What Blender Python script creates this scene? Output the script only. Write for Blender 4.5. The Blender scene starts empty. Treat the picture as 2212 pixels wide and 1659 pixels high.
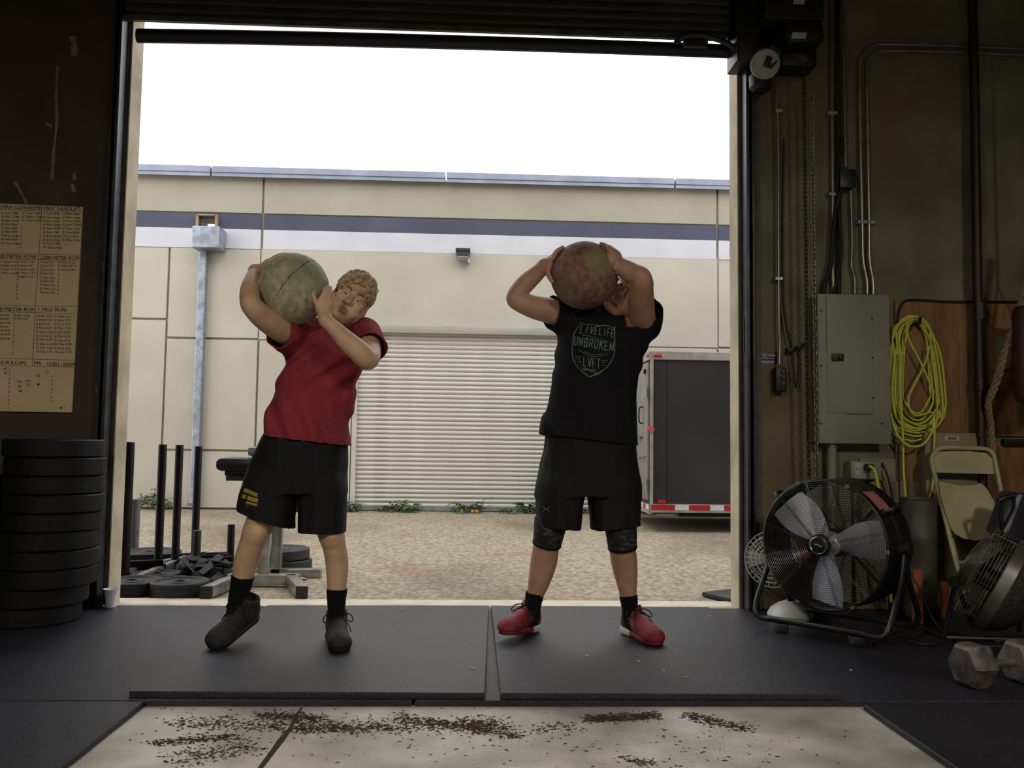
import bpy, bmesh, math, random, os
import numpy as np
from mathutils import Vector, Matrix, Euler
from mathutils.bvhtree import BVHTree

S = bpy.context.scene
COL = S.collection
R = random.Random(7)

# ------------------------------------------------------------------ camera
F, PITCH, ROLL, YAW, CH = 1850., .0663, .0134, .0431, .918
_r = Vector((math.cos(YAW), -math.sin(YAW), 0)); _f0 = Vector((math.sin(YAW), math.cos(YAW), 0)); _z = Vector((0, 0, 1))
_f = _f0*math.cos(PITCH)+_z*math.sin(PITCH); _u = -_f0*math.sin(PITCH)+_z*math.cos(PITCH)
CR = _r*math.cos(ROLL)+_u*math.sin(ROLL); CU = -_r*math.sin(ROLL)+_u*math.cos(ROLL)
cam = bpy.data.objects.new('camera', bpy.data.cameras.new('camera'))
COL.objects.link(cam)
m = Matrix((CR, CU, -_f)).transposed().to_4x4(); m.translation = Vector((0, 0, CH)); cam.matrix_world = m
cam.data.sensor_width = 36; cam.data.lens = F/2212*36; cam.data.clip_end = 200
S.camera = cam

def P(px, py, Y):
    d = _f+CR*((px-1106)/F)-CU*((py-829.5)/F)
    return Vector((0, 0, CH))+d*(Y/d.y)
def G(px, py, z=0.):
    d = _f+CR*((px-1106)/F)-CU*((py-829.5)/F)
    return Vector((0, 0, CH))+d*((z-CH)/d.z)

# ------------------------------------------------------------------ world, light, exposure
S.view_settings.view_transform = 'Standard'; S.view_settings.look = 'None'
S.view_settings.gamma = 1; S.view_settings.use_curve_mapping = False
S.view_settings.exposure = 0.0
w = bpy.data.worlds.new('overcast_sky'); S.world = w; w.use_nodes = True
nt = w.node_tree; nt.nodes.clear()
o = nt.nodes.new('ShaderNodeOutputWorld'); b = nt.nodes.new('ShaderNodeBackground')
tc = nt.nodes.new('ShaderNodeTexCoord'); nz = nt.nodes.new('ShaderNodeTexNoise'); cr = nt.nodes.new('ShaderNodeValToRGB')
mp = nt.nodes.new('ShaderNodeMapping'); mp.inputs['Scale'].default_value = (1, 1, 1.7); mp.inputs['Location'].default_value = (.35, .2, .1)
nz.inputs['Scale'].default_value = 2.6; nz.inputs['Detail'].default_value = 4; nz.inputs['Roughness'].default_value = .5
cr.color_ramp.elements[0].position = .34; cr.color_ramp.elements[0].color = (.33, .34, .40, 1)
cr.color_ramp.elements[1].position = .52; cr.color_ramp.elements[1].color = (1, 1, 1.0, 1)
nt.links.new(tc.outputs['Generated'], mp.inputs['Vector']); nt.links.new(mp.outputs[0], nz.inputs['Vector'])
nt.links.new(nz.outputs['Fac'], cr.inputs['Fac']); nt.links.new(cr.outputs['Color'], b.inputs['Color'])
nt.links.new(b.outputs[0], o.inputs['Surface'])
b.inputs['Strength'].default_value = 3.0

def area_light(name, loc, rot, size, size_y, power, col):
    l = bpy.data.lights.new(name, 'AREA'); l.shape = 'RECTANGLE'; l.size = size; l.size_y = size_y; l.energy = power; l.color = col
    ob = bpy.data.objects.new(name, l); COL.objects.link(ob); ob.location = loc; ob.rotation_euler = rot
    return ob
LAMPS = [(-2.2, -1.6), (2.6, -1.6)]
LZ = 3.3
for i, (lx, ly) in enumerate(LAMPS):
    area_light('ceiling_lamp_light', (lx, ly, LZ-.02), (0, 0, 0), .3, 1.3, 190, (1, .92, .80))

# ------------------------------------------------------------------ helpers
def hexc(h):
    h = h.lstrip('#'); v = [int(h[i:i+2], 16)/255 for i in (0, 2, 4)]
    return tuple((c/12.92 if c <= .04045 else ((c+.055)/1.055)**2.4) for c in v)
_mats = {}
def mat(name, c1, c2=None, scale=8., rough=.7, metal=0., bump=0., bscale=None, c3=None, s3=1.2, t3=(.5, .62), detail=5., spec=.5, stretch=None, trans=0., ramp=(.35, .65), emis=None, coat=0.):
    """procedural surface: c1/c2 mixed by fine noise, c3 laid over in large patches"""
    if name in _mats: return _mats[name]
    M = bpy.data.materials.new(name); M.use_nodes = True; _mats[name] = M
    nt = M.node_tree; N = nt.nodes; L = nt.links; bs = N['Principled BSDF']
    if isinstance(c1, str): c1 = hexc(c1)
    if c2 is None: c2 = tuple(c*.82 for c in c1)
    if isinstance(c2, str): c2 = hexc(c2)
    tc = N.new('ShaderNodeTexCoord'); mp = N.new('ShaderNodeMapping')
    if stretch: mp.inputs['Scale'].default_value = stretch
    L.new(tc.outputs['Object'], mp.inputs['Vector'])
    nz = N.new('ShaderNodeTexNoise'); nz.inputs['Scale'].default_value = scale; nz.inputs['Detail'].default_value = detail
    L.new(mp.outputs[0], nz.inputs['Vector'])
    rp = N.new('ShaderNodeValToRGB'); rp.color_ramp.elements[0].position = ramp[0]; rp.color_ramp.elements[1].position = ramp[1]
    rp.color_ramp.elements[0].color = (*c1, 1); rp.color_ramp.elements[1].color = (*c2, 1)
    L.new(nz.outputs['Fac'], rp.inputs['Fac']); out = rp.outputs['Color']
    if c3 is not None:
        if isinstance(c3, str): c3 = hexc(c3)
        n3 = N.new('ShaderNodeTexNoise'); n3.inputs['Scale'].default_value = s3; n3.inputs['Detail'].default_value = 6
        L.new(mp.outputs[0], n3.inputs['Vector'])
        r3 = N.new('ShaderNodeValToRGB'); r3.color_ramp.elements[0].position = t3[0]; r3.color_ramp.elements[1].position = t3[1]
        L.new(n3.outputs['Fac'], r3.inputs['Fac'])
        mx = N.new('ShaderNodeMixRGB'); mx.inputs['Color2'].default_value = (*c3, 1)
        L.new(r3.outputs['Color'], mx.inputs['Fac']); L.new(out, mx.inputs['Color1']); out = mx.outputs['Color']
    L.new(out, bs.inputs['Base Color'])
    bs.inputs['Roughness'].default_value = rough; bs.inputs['Metallic'].default_value = metal
    bs.inputs['Specular IOR Level'].default_value = spec; bs.inputs['Coat Weight'].default_value = coat
    if trans: bs.inputs['Transmission Weight'].default_value = trans
    if emis: bs.inputs['Emission Color'].default_value = (*emis[0], 1); bs.inputs['Emission Strength'].default_value = emis[1]
    if bump:
        nb = N.new('ShaderNodeTexNoise'); nb.inputs['Scale'].default_value = bscale or scale*4; nb.inputs['Detail'].default_value = 4
        L.new(mp.outputs[0], nb.inputs['Vector'])
        bp = N.new('ShaderNodeBump'); bp.inputs['Strength'].default_value = bump; bp.inputs['Distance'].default_value = .01
        L.new(nb.outputs['Fac'], bp.inputs['Height']); L.new(bp.outputs[0], bs.inputs['Normal'])
    M['out'] = 1
    return M

def tag(o, label=None, cat=None, group=None, kind=None):
    if label: o['label'] = label
    if cat: o['category'] = cat
    if group: o['group'] = group
    if kind: o['kind'] = kind
    return o
def empty(name, loc, label=None, cat=None, group=None):
    o = bpy.data.objects.new(name, None); COL.objects.link(o); o.location = loc; o.empty_display_size = .1
    o['at'] = tuple(loc)
    return tag(o, label, cat, group)
def worldloc(o):
    v = Vector((0, 0, 0))
    while o is not None: v = v+o.location; o = o.parent
    return v

class MB:
    """collects pieces in world space; build() links them as one mesh object"""
    def __init__(s): s.bm = bmesh.new(); s.mi = 0
    def _add(s, vs, fs):
        v = [s.bm.verts.new(c) for c in vs]
        for f in fs:
            try: s.bm.faces.new([v[i] for i in f]).material_index = s.mi
            except ValueError: pass
        return v
    def box(s, c, size, rot=None, bevel=0.):
        t = bmesh.new(); bmesh.ops.create_cube(t, size=1)
        for v in t.verts: v.co = Vector((v.co.x*size[0], v.co.y*size[1], v.co.z*size[2]))
        if bevel: bmesh.ops.bevel(t, geom=t.edges[:], offset=bevel, segments=2, affect='EDGES', profile=.6)
        M = rot if isinstance(rot, Matrix) else (Euler(rot).to_matrix() if rot else Matrix.Identity(3))
        c = Vector(c); t.verts.ensure_lookup_table(); t.verts.index_update()
        s._add([M @ v.co+c for v in t.verts], [[v.index for v in f.verts] for f in t.faces]); t.free(); return s
    def bar(s, a, b, wx, wy, bevel=0., up=None):
        a = Vector(a); b = Vector(b); d = b-a; L = d.length; z = d.normalized()
        up = Vector(up) if up else (Vector((0, 1, 0)) if abs(z.y) < .9 else Vector((0, 0, 1)))
        x = up.cross(z).normalized(); y = z.cross(x)
        return s.box((a+b)/2, (wx, wy, L), Matrix((x, y, z)).transposed(), bevel)
    def ring(s, c, x, y, rx, ry, n):
        return [c+x*(math.cos(2*math.pi*i/n)*rx)+y*(math.sin(2*math.pi*i/n)*ry) for i in range(n)]
    def loft(s, rings, cap=True, closed=False):
        n = len(rings[0]); vs = [v for r in rings for v in r]; fs = []
        K = len(rings)
        for k in range(K if closed else K-1):
            k2 = (k+1) % K
            for i in range(n): fs.append([k*n+i, k*n+(i+1) % n, k2*n+(i+1) % n, k2*n+i])
        if cap and not closed: fs.append(list(range(n))[::-1]); fs.append([(K-1)*n+i for i in range(n)])
        s._add(vs, fs); return s
    def cyl(s, a, b, r0, r1=None, n=24):
        a = Vector(a); b = Vector(b); r1 = r0 if r1 is None else r1; z = (b-a).normalized()
        x = z.orthogonal().normalized(); y = z.cross(x)
        return s.loft([s.ring(a, x, y, r0, r0, n), s.ring(b, x, y, r1, r1, n)])
    def tube(s, pts, r, n=8, closed=False):
        pts = [Vector(p) for p in pts]; K = len(pts); rings = []
        nrm = None
        for k in range(K):
            a = pts[k-1] if (k > 0 or closed) else pts[k]; b = pts[(k+1) % K] if (k < K-1 or closed) else pts[k]
            t = (b-a).normalized()
            if nrm is None: nrm = t.orthogonal().normalized()
            nrm = (nrm-t*nrm.dot(t)).normalized(); bi = t.cross(nrm)
            rr = r[k] if isinstance(r, (list, tuple)) else r
            rings.append(s.ring(pts[k], nrm, bi, rr, rr, n))
        return s.loft(rings, closed=closed)
    def lathe(s, c, axis, prof, n=32, x=None, closed=False):
        """prof: list of (radius, height along axis)"""
        z = Vector(axis).normalized(); x = (x or z.orthogonal()).normalized(); y = z.cross(x); c = Vector(c)
        return s.loft([s.ring(c+z*h, x, y, max(r, 1e-4), max(r, 1e-4), n) for r, h in prof], cap=not closed, closed=closed)
    def poly(s, pts): s._add([Vector(p) for p in pts], [list(range(len(pts)))]); return s
    def prism(s, pts, d):
        d = Vector(d); n = len(pts); vs = [Vector(p) for p in pts]+[Vector(p)+d for p in pts]
        s._add(vs, [list(range(n))[::-1], list(range(n, 2*n))]+[[i, (i+1) % n, n+(i+1) % n, n+i] for i in range(n)]); return s
    def build(s, name, mats, parent=None, smooth=True, angle=35, origin=None):
        bmesh.ops.recalc_face_normals(s.bm, faces=s.bm.faces[:])
        base = worldloc(parent) if parent is not None else (Vector(origin) if origin is not None else Vector((0, 0, 0)))
        me = bpy.data.meshes.new(name)
        if base.length: bmesh.ops.translate(s.bm, verts=s.bm.verts[:], vec=-base)
        s.bm.to_mesh(me); s.bm.free()
        for m_ in (mats if isinstance(mats, (list, tuple)) else [mats]): me.materials.append(m_)
        if smooth:
            me.polygons.foreach_set('use_smooth', [True]*len(me.polygons)); me.set_sharp_from_angle(angle=math.radians(angle))
        o = bpy.data.objects.new(name, me); COL.objects.link(o)
        if parent is not None: o.parent = parent
        else: o.location = base
        return o

def smooth_path(pts, n=8, closed=False):
    """Catmull-Rom through the points"""
    p = [Vector(q) for q in pts]; K = len(p); out = []
    rng = range(K if closed else K-1)
    for i in rng:
        a = p[(i-1) % K] if (closed or i > 0) else p[0]*2-p[1]
        b_, c_ = p[i], p[(i+1) % K]
        d = p[(i+2) % K] if (closed or i+2 < K) else p[-1]*2-p[-2]
        for j in range(n):
            t = j/n
            out.append(.5*((2*b_)+(-a+c_)*t+(2*a-5*b_+4*c_-d)*t*t+(-a+3*b_-3*c_+d)*t**3))
    if not closed: out.append(p[-1])
    return out

def text_mesh(body, size, mat_, name, parent, M, extrude=0., align='LEFT', shear=0., sx=1.):
    """flat lettering; M is a 4x4 world matrix (x right, y up)"""
    c = bpy.data.curves.new(name, 'FONT'); c.body = body; c.size = size; c.extrude = extrude; c.align_x = align; c.shear = shear
    c.resolution_u = 2
    t = bpy.data.objects.new(name+'_tmp', c); COL.objects.link(t)
    dg = bpy.context.evaluated_depsgraph_get(); me = bpy.data.meshes.new_from_object(t.evaluated_get(dg))
    bpy.data.objects.remove(t); bpy.data.curves.remove(c)
    base = worldloc(parent) if parent else Vector((0, 0, 0))
    for v in me.vertices: v.co = (M @ Vector((v.co.x*sx, v.co.y, v.co.z)))-base
    me.materials.clear(); me.materials.append(mat_)
    o = bpy.data.objects.new(name, me); COL.objects.link(o)
    if parent: o.parent = parent
    return o
def frame(origin, x, y):
    x = Vector(x).normalized(); y = (Vector(y)-x*Vector(y).dot(x)).normalized(); z = x.cross(y)
    M = Matrix((x, y, z)).transposed().to_4x4(); M.translation = Vector(origin); return M

# ------------------------------------------------------------------ materials
M_wallR = mat('olive_concrete', '#7b7860', '#625e48', scale=3, rough=.85, bump=.25, bscale=60, c3='#6a5640', s3=.9, t3=(.46, .66))
M_wallL = mat('brown_concrete', '#4c3f33', '#382e25', scale=3, rough=.85, bump=.25, bscale=60, c3='#40342a', s3=.8, t3=(.45, .65))
M_reveal = mat('reveal_concrete', '#c3b49e', '#a3967f', scale=5, rough=.8, bump=.2)
M_steel = mat('dark_steel', '#3f4248', '#292b30', scale=12, rough=.38, metal=.6, bump=.05)
M_black = mat('black_metal', '#131315', '#1c1c1f', scale=20, rough=.4, metal=.3)
M_blackpl = mat('black_plastic', '#0e0e10', '#16161a', scale=20, rough=.5)
M_rubber = mat('black_rubber', '#19191c', '#0f0f11', scale=30, rough=.6, bump=.3, bscale=180)
M_conc = mat('slab_concrete', '#d3cfc4', '#aba79c', scale=5, rough=.31, bump=.15, bscale=90, c3='#77736a', s3=1.9, t3=(.46, .72))
M_galv = mat('galvanised_steel', '#a9b0b8', '#858d97', scale=14, rough=.4, metal=.7)
M_chrome = mat('brushed_chrome', '#b4b4b0', '#8a8a86', scale=12, rough=.3, metal=.85)
M_beige = mat('beige_stucco', '#bab3a5', '#b1aa9b', scale=1.4, rough=.9, bump=.12, bscale=70, c3='#a9a192', s3=.6, t3=(.5, .8))
M_beige2 = mat('grey_beige_stucco', '#a59e8e', '#9c9585', scale=1.4, rough=.9, bump=.12, bscale=70)
M_navy = mat('navy_paint', '#4b4e60', '#454859', scale=2, rough=.85, bump=.1, bscale=70, c3='#555868', s3=1.1, t3=(.55, .8))
M_white = mat('white_band_paint', '#c8c8cc', '#bfbfc4', scale=2, rough=.85, bump=.1, bscale=70)
M_joint = mat('joint_sealant', '#a79e8b', '#968e7c', scale=6, rough=.95)
M_slat = mat('pale_roller_slat', '#c6c2b7', '#b8b4a9', scale=3, rough=.5, stretch=(1, 1, 6), c3='#928d80', s3=2.2, t3=(.6, .8))

def paint_debris(M, region):
    pass

# ------------------------------------------------------------------ setting: floor, shell
YI, YO = 4.725, 4.875            # inner and outer face of the front wall
XL, XR = -1.943, 1.478           # door opening
def struct(o): o['kind'] = 'structure'; return o
fl = MB(); fl.box((.5, -.645, -.1), (13, 11, .2)); struct(fl.build('floor', M_conc, smooth=False))
# saw-cut joint, real groove strip
M_crack = mat('dirt_filled_joint', '#3a3026', '#20190f', scale=30, rough=.95)
cb = MB(); pts = [G(652, 1528, .001), G(637, 1550, .001), G(628, 1572, .001), G(606, 1600, .001), G(590, 1622, .001), G(562, 1659, .001), G(500, 1750, .001), G(300, 2100, .001)]
for i in range(len(pts)-1):
    ww = [.004, .006, .007, .011, .009, .008, .007, .007]
    a, b2 = pts[i], pts[i+1]
    cb._add([a+Vector((-ww[i], 0, 0)), a+Vector((ww[i], 0, 0)), b2+Vector((ww[i+1], 0, 0)), b2+Vector((-ww[i+1], 0, 0))], [[0, 1, 2, 3]])
o_crack = cb.build('floor_joint', M_crack, smooth=False); o_crack['kind'] = 'structure'
ap = MB(); ap.box((-.2, YO+.06, -.1), (13.5, .16, .2)); struct(ap.build('trim_1', mat('sill_concrete', '#c9bfa9', '#b7ad97', scale=9, rough=.7, bump=.2), smooth=False))
def wallbox(name, m_, boxes):
    k = MB()
    for (x0, x1, y0, y1, z0, z1) in boxes: k.box(((x0+x1)/2, (y0+y1)/2, (z0+z1)/2), (x1-x0, y1-y0, z1-z0))
    return struct(k.build(name, m_, smooth=False))
HT = 3.62                         # top of the opening, behind the roller curtain
wallbox('wall_front_left', M_wallL, [(-6, XL, YI, YO, 0, 5.6), (XL, 0, YI, YO, HT, 5.6)])
wallbox('wall_front_right', M_wallR, [(XR, 7, YI, YO, 0, 5.6), (0, XR, YI, YO, HT, 5.6)])
M_room = mat('room_wall_paint', '#5d564a', '#4a443a', scale=2, rough=.9)
wallbox('wall_left', M_room, [(-6, -5.85, -6, YI, 0, 5.6)])
wallbox('wall_right', M_room, [(6.85, 7, -6, YI, 0, 5.6)])
wallbox('wall_back', M_room, [(-6, 7, -6.15, -6, 0, 5.6)])
wallbox('ceiling', mat('ceiling_boards', '#4a4640', '#3a3732', scale=2, rough=.9), [(-6, 7, -6.15, YO, 5.45, 5.6)])
for i, (lx, ly) in enumerate(LAMPS):
    t = empty('ceiling_lamp', (lx, ly, LZ), ('left', 'right')[i]+'-hand strip lamp hanging from the hall ceiling behind the viewer', 'lamp', 'strip lamps under the ceiling')
    MB().box((lx, ly, LZ+.05), (.34, 1.36, .08)).build('housing', M_galv, t, smooth=False)
    for dy in (-.4, .4): MB().bar((lx, ly+dy, LZ+.09), (lx, ly+dy, 5.45), .02, .02).build('hanger', M_galv, t, smooth=False)
# concrete reveals of the opening, pale
wallbox('trim_2', M_reveal, [(XL-.004, XL+.006, YI+.002, YO+.004, 0, HT)])
wallbox('trim_3', M_reveal, [(XR-.006, XR+.004, YI+.002, YO+.004, 0, HT)])
# steel guides of the roller door
def guide(name, x, s):
    k = MB()
    k.box((x+s*.024, YI-.008, HT/2), (.052, .014, HT)); k.box((x+s*.008, YI-.05, HT/2), (.008, .085, HT)); k.box((x+s*.042, YI-.05, HT/2), (.008, .085, HT))
    k.box((x+s*.012, YI-.092, HT/2), (.014, .006, HT))
    for z in (.35, .95, 1.55, 2.15, 2.75): k.cyl((x+s*.025, YI-.015, z), (x+s*.025, YI-.028, z), .006, n=8)
    return struct(k.build(name, M_steel, smooth=False))
guide('trim_4', XL-.012, -1); guide('trim_5', XR+.012, 1)
# pale angle iron along the right guide
k = MB(); k.box((XR+.095, YI-.006, 1.8), (.05, .012, 3.6)); k.box((XR+.072, YI-.02, 1.8), (.006, .04, 3.6))
k.build('trim_6', mat('painted_angle', '#59564a', '#44423a', scale=10, rough=.6), smooth=False)['kind'] = 'structure'

# roller door, nearly fully raised
dr = empty('door_1', (-.23, YI-.05, 3.1)); dr['kind'] = 'structure'
M_curt = mat('bronze_slats', '#4d463f', '#3a342f', scale=4, rough=.5, metal=.3, stretch=(1, 1, 5))
x0, x1 = XL-.03, XR+.03
zb = P(900, 96, YI-.05).z
sl_h = .052; me0 = None
for i in range(15):
    z = zb+.075+i*sl_h
    if me0 is None:
        prof = [(0, 0), (-.010, .006), (-.014, .018), (-.014, .034), (-.010, .046), (0, .052), (.004, .045), (.004, .007)]
        k = MB(); rings = []
        for xx in (x0, x1): rings.append([Vector((xx, YI-.05+p_[0], z+p_[1])) for p_ in prof])
        k.loft(rings); s0 = k.build('slat', M_curt, dr); me0 = s0
    else:
        c_ = me0.copy(); COL.objects.link(c_); c_.parent = dr; c_.location = (0, 0, i*sl_h)
# bottom rail, sagging towards the right
k = MB(); rr = []; N_ = 24
for i in range(N_+1):
    t = i/N_; px = 296+(1592-296)*t
    py = 88+ 10*t + 24*t**1.6
    c_ = P(px, py, YI-.055); rr.append(k.ring(c_+Vector((0, 0, .028)), Vector((0, 1, 0)), Vector((0, 0, 1)), .03, .04, 10))
k.loft(rr); k.build('bottom_rail', M_blackpl, dr)
k = MB(); k.box(((x0+x1)/2, YI-.075, zb+.085), (x1-x0, .02, .03)); k.build('rail_angle', mat('dull_rail', '#6b6357', '#4f493f', scale=9, rough=.4, metal=.5), dr, smooth=False)
k = MB(); k.cyl((x0, YI-.28, 4.2), (x1, YI-.28, 4.2), .22, n=32); k.build('coil', M_curt, dr)
k = MB(); a = P(1462, 96, YI-.1)
k.tube(smooth_path([P(1458, 94, 4.6), P(1478, 80, 4.58), P(1510, 76, 4.57), P(1545, 84, 4.57), P(1575, 96, 4.58), P(1600, 118, 4.6)], 6), .016, 8)
k.box(P(1502, 93, 4.6), (.14, .03, .055), bevel=.008); k.tube(smooth_path([P(1570, 84, 4.6), P(1590, 76, 4.6), P(1602, 96, 4.6), P(1600, 130, 4.62)], 6), .014, 8)
k.build('door_lock', M_blackpl, dr)

# ------------------------------------------------------------------ ground outside, neighbouring warehouse
M_asph = mat('worn_asphalt', '#a39884', '#786b58', scale=28, rough=.9, bump=.6, bscale=55, c3='#5d4a38', s3=.55, t3=(.5, .72), detail=8, stretch=(1, .55, 1))
nt = M_asph.node_tree; L = nt.links
# pale grit and rusty leaf litter
bs = nt.nodes['Principled BSDF']; src = bs.inputs['Base Color'].links[0].from_socket
vo = nt.nodes.new('ShaderNodeTexVoronoi'); vo.inputs['Scale'].default_value = 60
rp = nt.nodes.new('ShaderNodeValToRGB'); rp.color_ramp.elements[0].position = .0; rp.color_ramp.elements[0].color = (1, 1, 1, 1); rp.color_ramp.elements[1].position = .22; rp.color_ramp.elements[1].color = (0, 0, 0, 1)
tc = nt.nodes.new('ShaderNodeTexCoord'); L.new(tc.outputs['Object'], vo.inputs['Vector']); L.new(vo.outputs['Distance'], rp.inputs['Fac'])
mx = nt.nodes.new('ShaderNodeMixRGB'); mx.inputs['Color2'].default_value = (*hexc('#cbbca4'), 1); L.new(rp.outputs[0], mx.inputs['Fac']); L.new(src, mx.inputs['Color1'])
n2 = nt.nodes.new('ShaderNodeTexNoise'); n2.inputs['Scale'].default_value = 1.1; n2.inputs['Detail'].default_value = 8; L.new(tc.outputs['Object'], n2.inputs['Vector'])
r2 = nt.nodes.new('ShaderNodeValToRGB'); r2.color_ramp.elements[0].position = .60; r2.color_ramp.elements[1].position = .72; r2.color_ramp.elements[1].color = (.5, .5, .5, 1); L.new(n2.outputs['Fac'], r2.inputs['Fac'])
m2 = nt.nodes.new('ShaderNodeMixRGB'); m2.inputs['Color2'].default_value = (*hexc('#8a5433'), 1); L.new(r2.outputs[0], m2.inputs['Fac']); L.new(mx.outputs[0], m2.inputs['Color1'])
L.new(m2.outputs[0], bs.inputs['Base Color'])
k = MB(); k.box((0, 15, -.06), (60, 20.1, .1)); struct(k.build('asphalt_ground', M_asph, smooth=False))

YF = 11.22; XE_ = 12
XP = lambda px, py=900: P(px, py, YF).x
ZP = lambda px, py: P(px, py, YF).z
wh = empty('warehouse_building', (0, YF, 0), 'beige warehouse across the yard with a navy stripe below its roof', 'building')
zt = ZP(900, 388); zg1 = ZP(600, 464); zn0 = ZP(600, 498); zw0 = ZP(600, 540); zj = ZP(560, 733); zj2 = ZP(460, 973); zjl = ZP(330, 689)
xa, xb, xc, xd = XP(356, 800), XP(563, 600), XP(1550, 600), 9.0
dX0, dX1 = XP(757, 1050), XP(757, 1050)+3.62; dZ = ZP(1000, 709)
hx0, hx1, hz0, hz1 = P(434, 480, YF).x, P(470, 480, YF).x, P(450, 492, YF).z, P(450, 472, YF).z   # scupper hole through the parapet
zct = zt+.0
def holed(name, m_, x0, x1, y0, y1, z0, z1):
    k = MB()
    for (a0, a1, c0, c1) in ((x0, hx0, z0, z1), (hx1, x1, z0, z1), (hx0, hx1, z0, hz0), (hx0, hx1, hz1, z1)):
        if a1 > a0 and c1 > c0: k.box(((a0+a1)/2, (y0+y1)/2, (c0+c1)/2), (a1-a0, y1-y0, c1-c0))
    return k.build(name, m_, wh, smooth=False)
holed('wall_core', M_joint, -XE_, XE_, YF+.032, YF+.3, 0, zct)
def panel(x0, x1, z0, z1, m_, g=.014, name='wall_panel'):
    k = MB(); k.box(((x0+x1)/2, YF+.015, (z0+z1)/2), (x1-x0-2*g, .03, z1-z0-2*g), bevel=.004); return k.build(name, m_, wh, smooth=False)
XE = 12
cols = [(-XE, xb), (xb, xc), (xc, XE)]
for a, b2 in cols:
    panel(a, b2, zg1, zt, M_beige2)
    for (z0, z1, m_, nm) in ((zn0, zg1-.0, M_navy, 'navy_band'), (zw0, zn0+.012, M_white, 'white_band')):
        if nm == 'navy_band' and a < hx0 < b2: holed(nm, m_, a+.018, b2-.018, YF, YF+.03, z0+.007, z1-.007)
        else: k = MB(); k.box(((a+b2)/2, YF+.015, (z0+z1)/2-.0), (b2-a-.036, .03, z1-z0-(.014 if nm == 'navy_band' else .012))); k.build(nm, m_, wh, smooth=False)
panel(-XE, xa, 0, zjl, M_beige); panel(-XE, xa+.0, zjl, zw0+.012, M_beige)
panel(xa, xb, zj, zw0+.012, M_beige); panel(xa, xb, zj2, zj, M_beige); panel(xa, xb, 0, zj2, M_beige)
panel(xb, dX0, zj2, zj, M_beige); panel(xb, dX0, 0, zj2, M_beige); panel(xb, dX0, zj, zw0+.012, M_beige, g=.0)
panel(dX0, dX1, dZ, zw0+.012, M_beige, g=.0)
panel(dX1, xc, zj2, zj, M_beige); panel(dX1, xc, 0, zj2, M_beige); panel(dX1, xc, zj, zw0+.012, M_beige, g=0.)
panel(xc, XE, zj, zw0+.012, M_beige); panel(xc, XE, zj2, zj, M_beige); panel(xc, XE, 0, zj2, M_beige)
# roof flashing in lengths
M_flash = mat('flashing_metal', '#8f97a6', '#7f8795', scale=4, rough=.45, metal=.4)
for i in range(8):
    xs = XP(462, 378)+(i-3)*3.05
    k = MB(); k.box((xs+1.52, YF+.06, zt+.035), (3.03, .36, .085), bevel=.006); k.box((xs+1.52, YF-.1, zt-.02), (3.03, .012, .07)); k.build('roof_flashing', M_flash, wh, smooth=False)
# roller shutter of the warehouse
rd = MB(); rd.box(((dX0+dX1)/2, YF-.02, dZ-.035), (dX1-dX0+.04, .10, .10), bevel=.01)
rd = rd.build('roller_shutter', mat('shutter_hood', '#a7a396', '#98948a', scale=3, rough=.5), wh)
pitch_ = (dZ-.09)/39; s0 = None
for i in range(39):
    z = .04+i*pitch_
    if s0 is None:
        k = MB(); prof = [(0, 0), (-.004, .004), (-.012, .014), (-.017, pitch_*.5), (-.012, pitch_-.02), (-.004, pitch_-.008), (0, pitch_-.003), (.01, pitch_-.003), (.01, 0)]
        k.loft([[Vector((xx, YF+.028+min(p_[0], .003), z+p_[1])) for p_ in prof] for xx in (dX0+.05, dX1-.05)]); s0 = k.build('slat', M_slat, rd, angle=50)
    else: c_ = s0.copy(); COL.objects.link(c_); c_.parent = rd; c_.location = (0, 0, i*pitch_)
k = MB(); k.box(((dX0+dX1)/2, YF+.04, .02), (dX1-dX0, .06, .04)); k.build('bottom_bar', M_galv, rd, smooth=False)
for nm, xx in (('guide_rail', dX0+.03), ('guide_rail', dX1-.03)):
    k = MB(); k.box((xx, YF+.01, (dZ-.05)/2), (.06, .07, dZ-.05)); k.build(nm, mat('shutter_guide', '#c4c0b3', '#b1ada1', scale=3, rough=.5), rd, smooth=False)
k = MB(); k.box((dX0-.04, YF-.008, (dZ)/2), (.05, .016, dZ)); k.build('door_frame', mat('frame_edge', '#c9c2b0', '#b8b1a0', scale=3, rough=.6), wh, smooth=False)
# wall stains are left to the panels; rain-water pipe and hopper
rp_ = empty('drainpipe', P(416, 1092, YF-.06), 'grey metal drainpipe with square hopper on the beige warehouse wall', 'drainpipe')
pb, pt = P(417, 1088, YF-.06), P(443, 535, YF-.06); xm = (pb.x+pt.x)/2
k = MB(); k.box((xm, YF-.055, (pb.z+pt.z)/2), (.095, .09, pt.z-pb.z), bevel=.008); k.build('pipe', M_galv, rp_, smooth=False)
k = MB(); k.box((pb.x-.01, YF-.08, pb.z+.01), (.09, .10, .04), (.3, .0, .0)); k.build('outlet_shoe', M_galv, rp_, smooth=False)
h0, h1 = P(414, 534, YF-.3), P(475, 489, YF-.3)
k = MB(); k.box(((h0.x+h1.x)/2, YF-.16, (h0.z+h1.z)/2), (h1.x-h0.x, .3, h1.z-h0.z), bevel=.01); k.build('hopper', M_galv, rp_, smooth=False)
s0_, s1_ = P(428, 490, YF), P(470, 467, YF)
k = MB()
k.box(((s0_.x+s1_.x)/2, YF-.02, s1_.z), (s1_.x-s0_.x, .08, .02)); k.box((s0_.x, YF-.02, (s0_.z+s1_.z)/2), (.03, .08, s1_.z-s0_.z)); k.box((s1_.x, YF-.02, (s0_.z+s1_.z)/2), (.03, .08, s1_.z-s0_.z))
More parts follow.
